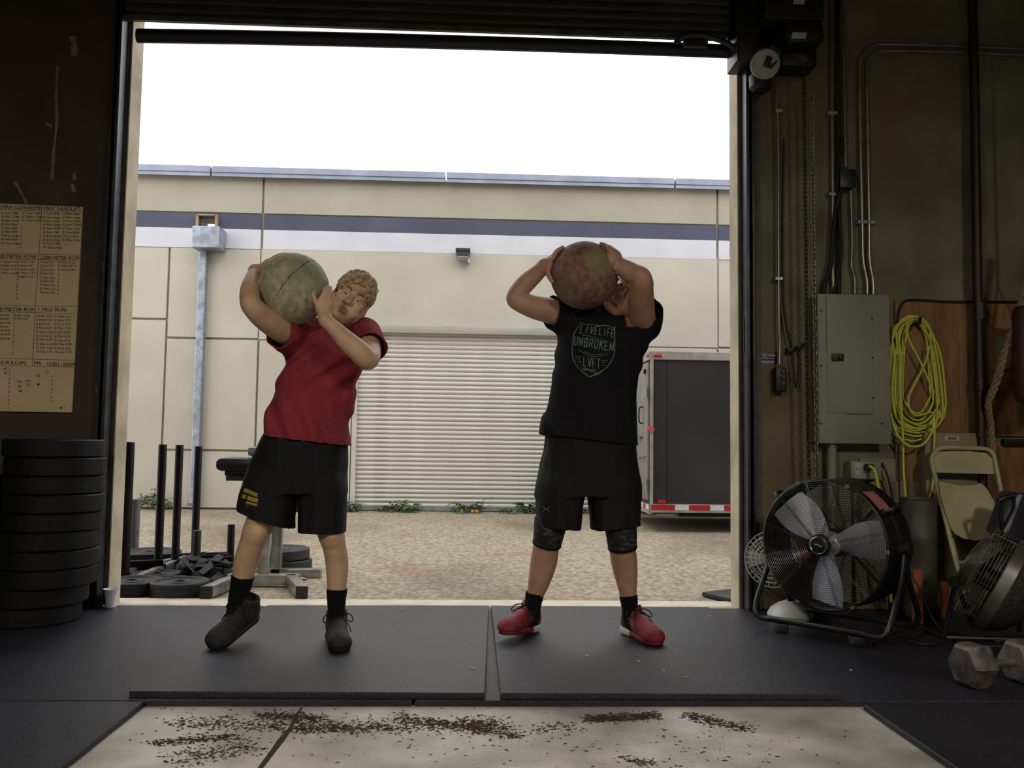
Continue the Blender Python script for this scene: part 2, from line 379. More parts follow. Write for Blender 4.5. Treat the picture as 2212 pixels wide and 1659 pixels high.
k.build('scupper_frame', mat('rusty_frame', '#9c8563', '#7c6a50', scale=9, rough=.8), rp_, smooth=False)
# flood light
a = P(1000, 552, YF-.1)
t = empty('wall_floodlight', P(1000, 566, YF-.12), 'small dark floodlight on the warehouse wall above the shutter', 'floodlight')
k = MB(); w2, h2 = .085, .08
k.prism([(a.x-w2, YF-.02, a.z+h2), (a.x+w2, YF-.02, a.z+h2), (a.x+w2, YF-.02, a.z-.01), (a.x-w2, YF-.02, a.z-.01)], (0, -.13, -.0)); k.box((a.x, YF-.08, a.z+.07), (.19, .17, .03)); k.build('hood', mat('lamp_hood', '#33383b', '#25292b', rough=.5), t, smooth=False)
k = MB(); k.box((a.x, YF-.11, a.z-.035), (.15, .09, .07), (.5, 0, 0), bevel=.01); k.build('lens', mat('lamp_glass', '#8d9496', '#6f7577', rough=.2), t)
k = MB(); k.box((a.x+.075, YF-.07, a.z-.06), (.02, .14, .06)); k.build('bracket', M_white, t, smooth=False)
# ------------------------------------------------------------------ weeds along the warehouse
M_leaf = mat('weed_leaf', '#5f7f3c', '#3f5c29', scale=25, rough=.6)
M_stem = mat('weed_stem', '#7a6b45', '#5c5133', scale=25, rough=.8)
def leaf_faces(k, base, d, L_, W_, droop):
    d = Vector(d).normalized(); side = d.cross(Vector((0, 0, 1)));
    side = side.normalized() if side.length > .1 else Vector((1, 0, 0)); prev = None
    pts = []
    for j in range(5):
        t = j/4; wv = W_*math.sin(math.pi*min(1, .12+t*.88))*.5; c = base+d*(L_*t)+Vector((0, 0, -droop*t*t*L_))
        pts.append((c-side*wv, c+Vector((0, 0, -.12*W_)), c+side*wv))
    vs = [q for t3 in pts for q in t3]; fs = []
    for j in range(4):
        for s_ in (0, 1): fs.append([j*3+s_, j*3+s_+1, j*3+s_+4, j*3+s_+3])
    k._add(vs, fs)
def weed(px0, px1, pyt, pyb, n, lab, kind=0, Y=None):
    Yw = Y or YF-.12
    a, b2, tp = P(px0, pyb, Yw), P(px1, pyb, Yw), P((px0+px1)/2, pyt, Yw)
    h = tp.z; t = empty('weed_plant', ((a.x+b2.x)/2, Yw, 0), lab, 'weed')
    st = MB(); lf = MB(); rr = random.Random(int(px0))
    for i in range(n):
        x = a.x+(b2.x-a.x)*rr.random(); z = -.01; top = Vector((x+rr.uniform(-.12, .12), Yw+rr.uniform(-.14, .03), h*rr.uniform(.35, 1)*(1-.35*abs(2*(x-a.x)/(b2.x-a.x)-1))))
        b0 = Vector((x, Yw+rr.uniform(-.06, .04), z)); mid = b0.lerp(top, .5)+Vector((rr.uniform(-.03, .03), 0, .02))
        st.tube([b0, mid, top], .004, 5)
        for q in range(5 if kind == 0 else 8):
            tt = rr.uniform(.3, 1); c = b0.lerp(top, tt); an = rr.uniform(0, 6.28)
            leaf_faces(lf, c, (math.cos(an), math.sin(an)*.7, rr.uniform(-.1, .7)), rr.uniform(.07, .13) if kind == 0 else rr.uniform(.09, .2), rr.uniform(.03, .06) if kind == 0 else .035, rr.uniform(.2, .6))
    st.build('stem', M_stem, t); o_ = lf.build('foliage', M_leaf, t); o_['kind'] = 'stuff'
weed(295, 375, 1046, 1102, 16, 'low broad-leaved weed growing behind the tall black posts')
weed(746, 778, 1076, 1106, 9, 'small weed at the left foot of the ribbed warehouse shutter')
weed(818, 905, 1078, 1107, 18, 'spreading weed under the shutter, beside the red-shirted man')
weed(980, 1044, 1066, 1108, 8, 'weed with long pointed leaves midway between the two men', 1)
weed(1088, 1165, 1082, 1109, 14, 'low weed under the shutter, beside the black-shirted man')
weed(1255, 1275, 1096, 1112, 4, 'small weed seen between the legs of the black-shirted man')
weed(1382, 1412, 1100, 1118, 5, 'small weed at the warehouse wall behind the trailer corner')
for px, py in ((1021, 1106), (1030, 1107)):
    c = P(px, py, YF-.3)
    tag(MB().lathe((c.x, c.y, 0), (0, 0, 1), [(0, 0), (.018, .004), (.024, .02), (.018, .036), (.0, .042)], 10).build('fallen_flower', mat('orange_bloom', '#d48a1e', '#b06d12', rough=.6), origin=(c.x, c.y, 0)), ('left' if px == 1021 else 'right')+' one of two tiny orange blooms by the pointed-leaf weed', 'flower', 'orange blooms')

# ------------------------------------------------------------------ cargo trailer
YT = 8.9
tl = P(1405, 766, YT); tb = P(1407, 1104, YT); X0 = (tl.x+tb.x)/2; ZT0, ZT1 = P(1500, 1107, YT).z, P(1500, 762, YT).z
tr = empty('cargo_trailer', (X0+1.5, YT+.9, -.01), 'black-sided box trailer with red and white reflector strip parked in the yard', 'trailer')
M_tblk = mat('trailer_black', '#2b2a2e', '#232226', scale=3, rough=.42, c3='#39373a', s3=1.5, t3=(.5, .8))
M_tgrey = mat('trailer_grey', '#86837c', '#75726c', scale=4, rough=.5, bump=.1)
M_ttrim = mat('trailer_trim', '#b5b0a8', '#9b968e', scale=8, rough=.4, metal=.4)
M_red = mat('reflector_red', '#b5222e', '#9a1a26', scale=30, rough=.35)
M_wht = mat('reflector_white', '#d8d8dc', '#c6c6ca', scale=30, rough=.35)
LT, WT = 3.6, 1.75
k = MB(); k.box((X0+LT/2, YT+WT/2, (ZT0+ZT1)/2), (LT-.03, WT-.03, ZT1-ZT0-.05)); k.build('body', M_tblk, tr, smooth=False)
xs = [X0+.03, X0+.17, X0+1.39, X0+2.61, X0+LT-.03]
for i in range(4):
    k = MB(); k.box(((xs[i]+xs[i+1])/2, YT+.004, (ZT0+ZT1)/2+.0), (xs[i+1]-xs[i]-.006, .012, ZT1-ZT0-.14), bevel=.002); k.build('side_panel', M_tblk, tr, smooth=False)
k = MB(); k.box((X0+LT/2, YT-.004, ZT1-.035), (LT, .03, .09), bevel=.006); k.box((X0-.004, YT+WT/2, ZT1-.035), (.03, WT, .09), bevel=.006); k.build('top_trim', M_ttrim, tr, smooth=False)
k = MB(); k.box((X0+LT/2, YT-.004, ZT0+.045), (LT, .03, .08)); k.box((X0+LT/2, YT-.014, ZT0+.006), (LT, .03, .014)); k.box((X0-.004, YT+WT/2, ZT0+.03), (.03, WT, .1)); k.build('bottom_trim', M_ttrim, tr, smooth=False)
k = MB(); k.box((X0+.008, YT+.0, (ZT0+ZT1)/2), (.03, .03, ZT1-ZT0)); k.build('corner_post', M_ttrim, tr, smooth=False)
px = [1407, 1458, 1488, 1534, 1564, 1600, 1640]; xx = [P(q, 1100, YT-.02).x for q in px]
while len(xx) < 14: xx.append(xx[-1]+(.22 if len(xx) % 2 else .15))
for i in range(13):
    if xx[i+1] > X0+LT: break
    k = MB(); k.box(((xx[i]+xx[i+1])/2, YT-.021, ZT0+.05), (xx[i+1]-xx[i], .004, .055)); k.build('reflector_tape', M_red if i % 2 == 0 else M_wht, tr, smooth=False)
for i in range(12):
    y0 = YT+.01+i*.14; k = MB(); k.box((X0-.021, y0+.07, ZT0+.05), (.004, .14, .05)); k.build('reflector_tape', M_wht if i % 2 == 0 else M_red, tr, smooth=False)
for (qx, qy, sx_, sz_) in ((1420, 769, .085, .03), (1428, 1083, .085, .035)):
    c = P(qx, qy, YT); k = MB(); k.box((c.x, YT-.022, c.z), (sx_, .02, sz_), bevel=.006); k.build('marker_lamp', M_red, tr)
k = MB(); k.box((X0-.022, YT+.06, ZT1-.035), (.02, .07, .03), bevel=.005); k.build('marker_lamp', M_red, tr)
k = MB(); c = P(1406, 927, YT); k.cyl((X0-.01, YT-.005, c.z), (X0+.0, YT-.03, c.z), .035, n=14); k.build('side_reflector', M_red, tr)
for i, (y0, y1) in enumerate(((YT+.05, YT+WT/2-.01), (YT+WT/2+.01, YT+WT-.05))):
    k = MB(); k.box((X0-.012, (y0+y1)/2, (ZT0+ZT1)/2+.01), (.03, y1-y0, ZT1-ZT0-.22), bevel=.008); d_ = k.build('rear_door', M_tgrey, tr)
    if i == 0:
        for z in (P(1400, 847, YT).z, P(1405, 1048, YT).z):
            h = MB(); h.box((X0-.03, y0+.02, z), (.02, .09, .11), bevel=.006); h.cyl((X0-.04, y0-.02, z-.06), (X0-.04, y0-.02, z+.06), .011, n=10); h.build('hinge', M_galv, d_)
        h = MB(); z = P(1400, 895, YT).z; h.tube(smooth_path([(X0-.03, y0+.22, z-.09), (X0-.07, y0+.22, z-.07), (X0-.07, y0+.22, z+.07), (X0-.03, y0+.22, z+.09)], 5), .008, 8); h.build('grab_handle', M_black, d_)
        h = MB(); z = P(1400, 944, YT).z; h.cyl((X0-.02, y0+.28, z), (X0-.06, y0+.28, z), .022, n=12); h.box((X0-.06, y0+.34, z), (.02, .18, .03), bevel=.006); h.build('latch', M_chrome, d_)
        h = MB(); z = P(1400, 985, YT).z; h.tube([(X0-.03, y0+.02, z), (X0-.045, y0+.3, z-.015), (X0-.045, y1, z-.02)], .009, 6); h.build('lock_rod', M_galv, d_)
        h = MB(); z = P(1400, 800, YT).z; h.box((X0-.035, y0+.1, z), (.03, .06, .05), bevel=.01); h.build('door_stop', M_black, d_)
k = MB(); k.box((X0+1.9, YT+WT/2, ZT0-.04), (3.0, .9, .08)); k.build('chassis', M_black, tr, smooth=False)
for yy in (YT+.18, YT+WT-.18):
    k = MB(); k.lathe((X0+2.6, yy-.09, .30), (0, 1, 0), [(.1, 0), (.26, 0), (.3, .03), (.3, .15), (.26, .18), (.1, .18)], 28); wl = k.build('wheel', M_rubber, tr)
    MB().lathe((X0+2.6, yy-.095, .30), (0, 1, 0), [(0, 0.02), (.05, 0), (.15, .02), (.17, 0), (.17, .03), (0, .06)], 20).build('hub', M_chrome, wl)
k = MB(); k.tube([(X0+LT, YT+.5, ZT0), (X0+LT+.7, YT+WT/2, ZT0), (X0+LT, YT+WT-.5, ZT0)], .04, 6); k.tube([(X0+LT+.6, YT+WT/2, ZT0), (X0+LT+.6, YT+WT/2, -.01)], .03, 8); k.build('drawbar', M_black, tr)

# traffic cone beside the right jamb
c = G(1592, 1292, 0); c.x += .10
t = empty('traffic_cone', (c.x, c.y, -.01), 'faded orange traffic cone on black base, mostly hidden by the right door jamb', 'cone')
MB().lathe((c.x, c.y, .02), (0, 0, 1), [(.13, 0), (.125, .03), (.03, .62), (.028, .65), (.02, .65), (.1, .03)], 24).build('cone_body', mat('faded_orange', '#c07a4c', '#a5643c', scale=10, rough=.7), t)
MB().box((c.x-.02, c.y, .008), (.40, .40, .03), (0, 0, .5), bevel=.008).build('base', M_blackpl, t)

# ------------------------------------------------------------------ push sleds, weights and bench outside the door
M_post = mat('scuffed_post', '#0b090b', '#151214', scale=40, rough=.55, metal=0., c3='#2c262c', s3=22, t3=(.64, .76), spec=.3)
sA, sB, sC, sD = G(268, 1243, .03), G(341, 1232, .03), G(378, 1219, .03), G(420, 1206, .03)
tops = [P(284/1, 955, 0+sA.y), P(346, 960, sB.y), P(388, 961, sC.y), P(429, 964, sD.y)]
t = empty('push_sled', ((sA+sD)/2*1.0).xyz*1.0-Vector((0, 0, .04)), 'black push sled with four tall scuffed posts, outside the left jamb', 'sled')
def gp(k, a, b2, w_=.05): return k.bar(a, b2, w_, w_, bevel=.004)
for q, (b0, tz) in enumerate(((sA, 955), (sB, 960), (sC, 961), (sD, 964))):
    tp = P((277, 346, 388, 429)[q], tz, b0.y)
    MB().cyl((b0.x, b0.y, .0), (b0.x, b0.y, tp.z), .027 if q else .031, n=18).build('post', M_post, t)
k = MB(); e = Vector((0, 0, 0))
gp(k, sA+Vector((-.35, .0, .02)), sB+Vector((.05, 0, .02))); gp(k, sC+Vector((-.7, .03, .02)), sD+Vector((.25, .03, .02)))
gp(k, Vector((sA.x-.35, sA.y-.02, .09)), Vector((sB.x+.04, sB.y-.02, .09)), .03)
k.build('cross_member', M_post, t, smooth=False)
for (u0, u1) in (((300, 1253), (418, 1203)), ((230, 1250), (372, 1216))):
    a, b2 = G(*u0, .03), G(*u1, .03); k = MB(); k.bar(a, b2, .05, .05, bevel=.004); k.bar(a+Vector((0, 0, .03)), b2+Vector((0, 0, .03)), .045, .006); k.build('runner', mat('worn_runner', '#8f8c88', '#55534f', scale=30, rough=.5, metal=.4), t, smooth=False)
for px, pyb, pyt, r_, lab, mm in ((426, 1236, 1146, .027, 'short rusty-black weight post in front of the push sled', mat('rusted_post', '#3a302c', '#2a2422', scale=30, rough=.7)), (500, 1220, 1133, .026, 'short dark post beside the red-shirted man, behind his calf', None), (289, 1203, 1078, .036, 'short thick grey post behind the leftmost tall post', mat('grey_post', '#6c6a6d', '#545256', scale=30, rough=.6))):
    b0 = G(px-3 if px != 289 else 288, pyb, .0); tz = P(px, pyt, b0.y).z
    t2 = empty('weight_post', (b0.x, b0.y, -.01), lab, 'post')
    mm = mm or M_post
    MB().cyl((b0.x, b0.y, 0), (b0.x, b0.y, tz), r_, n=18).build('tube', mm, t2)
    MB().box((b0.x, b0.y, .012), (.2, .2, .025), (0, 0, .4), bevel=.004).build('foot_plate', mm, t2, smooth=False)

def plate_mesh(k, c, r_, th, hole=.025):
    k.lathe(c, (0, 0, 1), [(hole, .004), (r_*.38, .004), (r_*.42, .012), (r_*.80, .012), (r_*.86, .0), (r_-.006, 0), (r_, .006), (r_, th-.006), (r_-.006, th), (r_*.86, th), (r_*.80, th-.012), (r_*.42, th-.012), (r_*.38, th-.004), (hole, th-.004)], 48, closed=True)
def bumper(c, r_, th, lab, grp=None, tilt=None, m_=None, name='bumper_plate'):
    k = MB(); plate_mesh(k, Vector((0, 0, 0)), r_, th)
    o_ = k.build(name, m_ or M_rubber); o_.location = c
    if tilt: o_.rotation_euler = tilt
    k = MB(); k.lathe((0, 0, 0), (0, 0, 1), [(.0252, .001), (.036, .001), (.036, th-.001), (.0252, th-.001)], 20, closed=True); q = k.build('bushing', M_steel); q.parent = o_
    return tag(o_, lab, 'plate', grp)
c = G(395, 1297, -.01); bumper((G(391, 1280, 0).x, c.y+.17, -.01), .165, .085, 'old grooved weight plate on the ground, nearest to the doorway')
bumper((G(352, 1275, 0).x, c.y+.3, -.01), .15, .07, 'notched black plate half under the grooved weight plate', tilt=(.0, -.04, 0))
bumper((G(283, 1278, 0).x, c.y+.22, -.01), .17, .08, 'black plate on the ground close to the left jamb')
bumper((G(318, 1262, 0).x, c.y+.62, -.01), .15, .06, 'black plate lying behind the two small plates')
bumper((G(288, 1222, 0).x+.02, G(288, 1222, 0).y+.24, -.01), .225, .085, 'large black plate at the foot of the thick grey post')
c = G(610, 1243, -.01); x_ = P(602, 1235, c.y+.22).x
bumper((x_, c.y+.23, -.005), .225, .075, 'lower plate of the pair behind the steel bench base', tilt=(-.02, .01, 0))
bumper((x_-.015, c.y+.23, .075), .222, .07, 'upper plate of the pair behind the steel bench base')
# pulling harness, heap of webbing
t = empty('pulling_harness', G(430, 1240, -.01), 'heap of black webbing straps beside the push sled', 'harness')
M_web = mat('black_webbing', '#232126', '#17151a', scale=50, rough=.8, bump=.3)
for i in range(9):
    rr = random.Random(40+i); k = MB(); pts = []
    for j in range(5):
        c = G(rr.uniform(385, 505), rr.uniform(1224, 1262), 0); c.z = rr.uniform(.01, .10); pts.append(c)
    pp = smooth_path(pts, 7); rings = []
    for q in range(len(pp)):
        d_ = (pp[min(q+1, len(pp)-1)]-pp[max(q-1, 0)]).normalized(); sd = d_.cross(Vector((math.sin(q*.2), .3, 1))).normalized(); n_ = d_.cross(sd).normalized()
        rings.append([pp[q]+sd*.024+n_*.004, pp[q]-sd*.024+n_*.004, pp[q]-sd*.024-n_*.004, pp[q]+sd*.024-n_*.004])
    for rg in rings:
        for v in rg: v.z = max(v.z, -.005)
    k.loft(rings); k.build('strap', M_web, t)
# steel bench / hyperextension frame
fl_, fr_ = G(444, 1297, -.01), G(651, 1297, -.01); bk = G(560, 1266, 0)
t = empty('exercise_bench', ((fl_.x+fr_.x)/2, bk.y, -.01), 'steel-framed exercise bench with black pad standing behind the red-shirted man', 'bench')
yb = bk.y+.05; zz = .035
L0, R0 = Vector((G(505, 1268, 0).x, yb, zz)), Vector((G(620, 1268, 0).x, yb, zz))
k = MB(); k.bar(L0-Vector((.06, 0, 0)), R0+Vector((.06, 0, 0)), .065, .075, bevel=.004); k.build('rear_rail', M_chrome, t)
for a, s_ in ((L0, fl_), (R0, fr_)):
    e = Vector((s_.x, s_.y+.02, zz)); k = MB(); k.bar(a, e, .065, .065, bevel=.004); ft = k.build('foot', M_chrome, t)
    MB().box(e+Vector((0, -.012, 0)), (.068, .03, .07), bevel=.006).build('end_cap', M_blackpl, ft)
uz = P(560, 1030, yb).z
k = MB(); xx = P(569, 1240, yb).x; k.bar((xx, yb, 0.03), (xx+.02, yb, uz), .06, .06, bevel=.004); k.build('upright', M_chrome, t)
k = MB(); xx2 = P(596, 1240, yb+.35).x; k.bar((xx2, yb+.35, 0.0), (xx2+.01, yb+.35, uz), .065, .06, bevel=.004); k.build('upright', M_chrome, t)
k = MB(); k.bar((xx2-.35, yb+.35, .02), (xx2+.3, yb+.35, .02), .06, .06, bevel=.004); k.build('cross_foot', M_chrome, t); k = MB(); k.bar((xx, yb, uz-.02), (xx2, yb+.35, uz-.02), .06, .06, bevel=.004); k.build('brace', M_chrome, t)
yp = yb+.15; p0, p1 = P(484, 1002, yp), P(652, 1002, yp)
k = MB(); k.box(((p0.x+p1.x)/2, yp, p0.z), (p1.x-p0.x, .34, .085), bevel=.03); k.box(((p0.x+p1.x)/2+.02, yp, p0.z-.055), (p1.x-p0.x-.05, .28, .03), bevel=.004); k.build('seat_pad', mat('black_vinyl', '#202125', '#17181b', scale=30, rough=.3), t)
k = MB(); k.cyl((p0.x-.0, yp-.1, p0.z), (p0.x-.012, yp-.1, p0.z), .03, n=14); k.box(((p0.x+p1.x)/2, yp-.14, p0.z-.085), (p1.x-p0.x-.12, .04, .03)); k.build('pad_bracket', M_steel, t)
k = MB(); c = P(552, 975, yp); k.box((c.x+.1, yp, c.z), (.26, .2, .06), bevel=.025); k.build('upper_pad', mat('pale_pad', '#8a8f9b', '#6c717c', scale=20, rough=.4), t)
k = MB(); c1, c2 = P(649, 1050, yp), P(647, 1096, yp); k.box(((c1.x+c2.x)/2, yp, (c1.z+c2.z)/2), (.06, .06, c1.z-c2.z+.06), bevel=.01); k.bar((c1.x, yp, c1.z+.02), (c1.x-.0, yp, p0.z-.04), .05, .05); k.build('hanging_post', M_steel, t)
# leaf litter near the bench
for px, py, r_ in ((655, 1252, .03), (640, 1249, .025), (632, 1247, .02), (462, 1290, .012), (352, 1283, .012)):
    c = G(px, py, -.008); rr = random.Random(px)
    k = MB(); n_ = 7; pts = [(c.x+math.cos(6.28*i/n_)*r_*rr.uniform(.5, 1.3), c.y+math.sin(6.28*i/n_)*r_*rr.uniform(.8, 1.6), c.z+rr.uniform(0, .015)) for i in range(n_)]
    k._add([c+Vector((0, 0, .012))]+[Vector(q) for q in pts], [[0, 1+i, 1+(i+1) % n_] for i in range(n_)]); tag(k.build('dead_leaf', mat('dry_leaf', '#b08a6a', '#8d6a4b', scale=20, rough=.8), origin=c), {655: 'rightmost dry tan leaf by the steel bench base', 640: 'middle dry tan leaf by the steel bench base', 632: 'leftmost dry tan leaf by the steel bench base', 462: 'small dry leaf beside the bench left foot', 352: 'small dry leaf in front of the plates on the ground'}[px], 'leaf', 'dry leaves outside')

# ------------------------------------------------------------------ mats inside
M_mat = mat('rubber_matting', '#2b2b34', '#1c1c23', scale=90, rough=.36, bump=.35, bscale=260, c3='#17171d', s3=1.5, t3=(.44, .66), spec=.4)
def slabpoly(name, pts, z0, th, lab, grp=None, cat='mat'):
    k = MB(); c = sum((Vector((p[0], p[1], 0)) for p in pts), Vector())/len(pts)
    k.prism([(p[0], p[1], z0) for p in pts], (0, 0, th))
    bmesh.ops.bevel(k.bm, geom=[e for e in k.bm.edges if abs(e.verts[0].co.z-e.verts[1].co.z) < 1e-5 and e.verts[0].co.z > z0+th*.5], offset=.003, segments=1, affect='EDGES')
    return tag(k.build(name, M_mat, smooth=False, origin=(c.x, c.y, z0)), lab, cat, grp)
XmL, XmR = -1.105, 1.368
slabpoly('rubber_mat', [(-5.8, 3.035), (-.2, 3.03), (-.2, 4.70), (-5.8, 4.70)], .0, .02, 'lower rubber mat along the left wall, under the plate stack', None)
slabpoly('rubber_mat', [(-.19, 3.03), (6.8, 3.01), (6.8, 4.70), (-.19, 4.70)], .0, .02, 'lower rubber mat along the right wall, under the drum fans')
slabpoly('rubber_mat', [(-5.8, -1), (XmL-.012, -1), (XmL, 3.022), (-5.8, 3.025)], .0, .02, 'rubber mat in the lower left corner, edge running to the viewer')
slabpoly('rubber_mat', [(XmR, -1), (6.8, -1), (6.8, 2.996), (XmR, 2.99)], .0, .02, 'rubber mat in the lower right corner, edge running to the viewer')
g = lambda px, py: tuple(G(px, py, .041).xy)
slabpoly('rubber_mat', [g(279, 1493), g(1048, 1497), g(1056, 1308), g(578, 1307)], .0205, .0205, 'raised black mat under the red-shirted man')
slabpoly('rubber_mat', [g(1081, 1497), g(1825, 1500), g(1530, 1311), g(1061, 1308)], .0205, .0205, 'raised black mat under the black-shirted man')
M_chip = mat('chalk_chip', '#b9b5ad', '#9d9991', scale=20, rough=.8)
k = MB(); rr = random.Random(5)
for px, py in ((868, 1317), (1021, 1443), (1533, 1330), (1268, 1416), (1434, 1448), (1452, 1438), (1482, 1462), (1020, 1384), (1325, 1345), (1838, 1447), (1115, 1330), (1380, 1428)):
    c = G(px, py, .043); k.box(c, (rr.uniform(.006, .018), rr.uniform(.004, .01), .003), (0, 0, rr.uniform(0, 3)))
tag(k.build('chalk_chips', M_chip, smooth=False, origin=(0, 3.6, .041)), 'pale chips of chalk scattered on the black mats', 'chips', kind='stuff')
# rubber crumbs and dirt on the bare slab
M_crumb = mat('rubber_crumb', '#3d3023', '#241b13', scale=20, rough=.9)
k = MB(); rr = random.Random(11)
streaks = [((370, 1560), (760, 1572), 14, 420), ((560, 1545), (700, 1552), 9, 300), ((640, 1575), (1090, 1562), 14, 650), ((860, 1548), (1060, 1580), 10, 260), ((330, 1605), (520, 1590), 8, 220), ((380, 1640), (560, 1610), 18, 200), ((1000, 1565), (1130, 1590), 12, 160), ((1270, 1553), (1420, 1546), 8, 520), ((1480, 1545), (1620, 1575), 8, 260), ((1150, 1575), (1250, 1570), 10, 60), ((1340, 1640), (1420, 1650), 10, 60), ((300, 1540), (1700, 1640), 70, 260)]
for (a, b2, sp, n_) in streaks:
    for i in range(int(n_*1.7)):
        u_ = rr.random(); px = a[0]+(b2[0]-a[0])*u_+rr.gauss(0, sp*1.2); py = a[1]+(b2[1]-a[1])*u_+rr.gauss(0, sp*.55)
        if py < 1524: continue
        c = G(px, py, .001); s_ = rr.uniform(.0010, .0034)
        if not (XmL+.02 < c.x < XmR-.02): continue
        an = rr.uniform(-.5, .5); l_ = s_*rr.uniform(1, 3.5); ca, sa = math.cos(an), math.sin(an)
        k._add([c+Vector((ca*l_, sa*l_, 0)), c+Vector((-sa*s_*.5, ca*s_*.7, .0)), c+Vector((-ca*l_, -sa*l_, 0)), c+Vector((sa*s_*.5, -ca*s_*.7, 0)), c+Vector((0, 0, s_*.8))], [[0, 1, 4], [1, 2, 4], [2, 3, 4], [3, 0, 4]])
tag(k.build('rubber_crumbs', M_crumb, smooth=False, origin=(0, 2.7, 0)), 'dark rubber crumbs scattered over the bare concrete slab', 'crumbs', kind='stuff')

# ------------------------------------------------------------------ left side: board, stack of plates, cup
wb = empty('wall_chart', P(90, 888, YI-.01), 'handwritten record chart board on the brown left wall', 'board')
M_board = mat('yellowed_board', '#d2b895', '#c4a985', scale=2.5, rough=.65, c3='#c4b182', s3=1.8, t3=(.4, .6))
yb_ = YI-.016
BL = [P(-60, 437, yb_), P(179, 447, yb_), P(155, 891, yb_), P(-95, 887, yb_)]
k = MB(); k.prism([BL[0], BL[3], BL[2], BL[1]], (0, .012, 0)); k.build('sheet', M_board, wb, smooth=False)
M_ink = mat('black_marker', '#1d120f', '#2b1c17', scale=40, rough=.8); M_ink2 = mat('faded_marker', '#4c3a2d', '#3a2a20', scale=40, rough=.8); M_inkb = mat('blue_marker', '#262a44', '#30344c', scale=40, rough=.8)
def bp(px, py): return P(px, py, yb_-.0015)
k = MB()
def bline(a, b2, w_=.0016): k.bar(bp(*a), bp(*b2), w_, .001)
for (a, b2) in (((0, 453), (178, 458)), ((0, 547), (173, 551)), ((0, 559), (172, 563)), ((0, 659), (166, 662)), ((0, 673), (164, 678)), ((0, 774), (160, 778)), ((0, 790), (159, 793)), ((91, 442), (84, 548)), ((84, 548), (76, 662)), ((76, 662), (71, 778)), ((71, 778), (70, 791)), ((2, 441), (1, 455))): bline(a, b2)
k.build('ruled_lines', M_ink2, wb, smooth=False)
def btext(body, px, py, hpx, m_, wpx=None, ang=.02, nm='lettering'):
    a = bp(px, py); b2 = bp(px+20, py+20*ang); up = bp(px+.9, py-20)
    s_ = hpx/1850*YI/.70
    M = frame(a, b2-a, up-a)
    c_ = bpy.data.curves.new('x', 'FONT'); c_.body = body; c_.size = s_; t_ = bpy.data.objects.new('x', c_); COL.objects.link(t_); bpy.context.view_layer.update(); wd = t_.dimensions.x; bpy.data.objects.remove(t_); bpy.data.curves.remove(c_)
    sx = (wpx/1850*YI)/wd if wpx and wd else 1.
    return text_mesh(body, s_, m_, nm, wb, M, sx=sx, extrude=.0004)
for (s_, x_, y_, h_, w_) in (('MAX CLEAN&JERK', 4, 451, 8.5, 83), ('MAX DEADLIFT.', 94, 454, 8.5, 78), ('500 METER ROW', -6, 557, 8, 80), ('2,000 METER ROW', 87, 560, 8, 82), ('800 METER RUN', -14, 671, 8, 86), ('1 MILE RUN', 80, 672, 8, 57), ('MAX PULLUPS', -17, 787, 8, 69), ('MA', 73, 788, 8, 15), ('OUBLE UNDER', 101, 790, 8, 58)):
    btext(s_, x_, y_, h_, M_ink, w_)
names = ['Brett', 'Phil', 'Scott', 'Jack', 'Felix', 'Max', 'Trevor', 'Mike', 'Jake', 'Steve']
def rows(x, y, dy, n, w_, nums, m_=M_ink2, idx=True):
    for i in range(n):
        nm = names[(i*3+int(x)) % len(names)]
        btext(f"{i+1}) {nm} {nums(i)}", x, y+dy*i, 4.6, m_, w_*R.uniform(.88, 1.05), ang=.02+R.uniform(-.02, .04), nm='list_entry')
rows(2, 462, 8.1, 9, 38, lambda i: f"{290-i*12}#"); rows(46, 462, 8, 3, 40, lambda i: f"{185-i*10}#")
rows(92, 463, 8.1, 10, 38, lambda i: f"{455-i*9}#"); rows(134, 463, 8.1, 8, 38, lambda i: f"{325-i*12}#")
rows(-4, 567, 8, 4, 38, lambda i: f"1:{29+i*3}"); rows(36, 567, 8, 5, 36, lambda i: f"1:{39+i*4}")
rows(86, 568, 8.2, 9, 32, lambda i: f"7:{10+i*5}"); rows(124, 568, 8.2, 3, 38, lambda i: f"8:{10+i*9}")
rows(77, 684, 8.6, 10, 34, lambda i: f"{5+i//4}:{20+i*3}"); rows(116, 685, 8.6, 10, 38, lambda i: f"{7+i//4}:{14+i*4}")
rows(28, 682, 8, 2, 32, lambda i: f"2:{50+i}"); rows(-8, 682, 8.4, 7, 28, lambda i: f"2:{30+i*3}")
for (x_, y_, dy, s_) in ((29, 700, 8.1, '345678910'), (36, 605, 8.2, '678910'), (125, 596, 8.1, '4567891'), (45, 494, 8.5, '456789'), (19, 802, 9.2, '1234567890'), (111, 815, 9, '3456789')):
    for i, ch in enumerate(s_): btext(ch, x_-i*.35, y_+dy*i, 4.4, M_ink2, nm='list_entry')
for (s_, x_, y_, m_) in (('45', 7, 799, M_ink2), ('38', 7, 808, M_ink2), ('Sue', 36, 826, M_inkb), ('68', 38, 837, M_inkb), ('80', 40, 847, M_inkb), ('Jon', 56, 824, M_ink), ('51', 58, 834, M_ink), ('62', 78, 814, M_ink2), ('51', 98, 806, M_ink2)): btext(s_, x_, y_, 5.5, m_, nm='list_entry')
k = MB()
for px, py, r_ in ((83, 830, .006), (132, 881, .005), (140, 881, .003), (52, 720, .002)):
    c = bp(px, py); k.cyl(c, c+Vector((0, -.002, 0)), r_, n=10)
k.build('ink_dot', M_ink, wb)
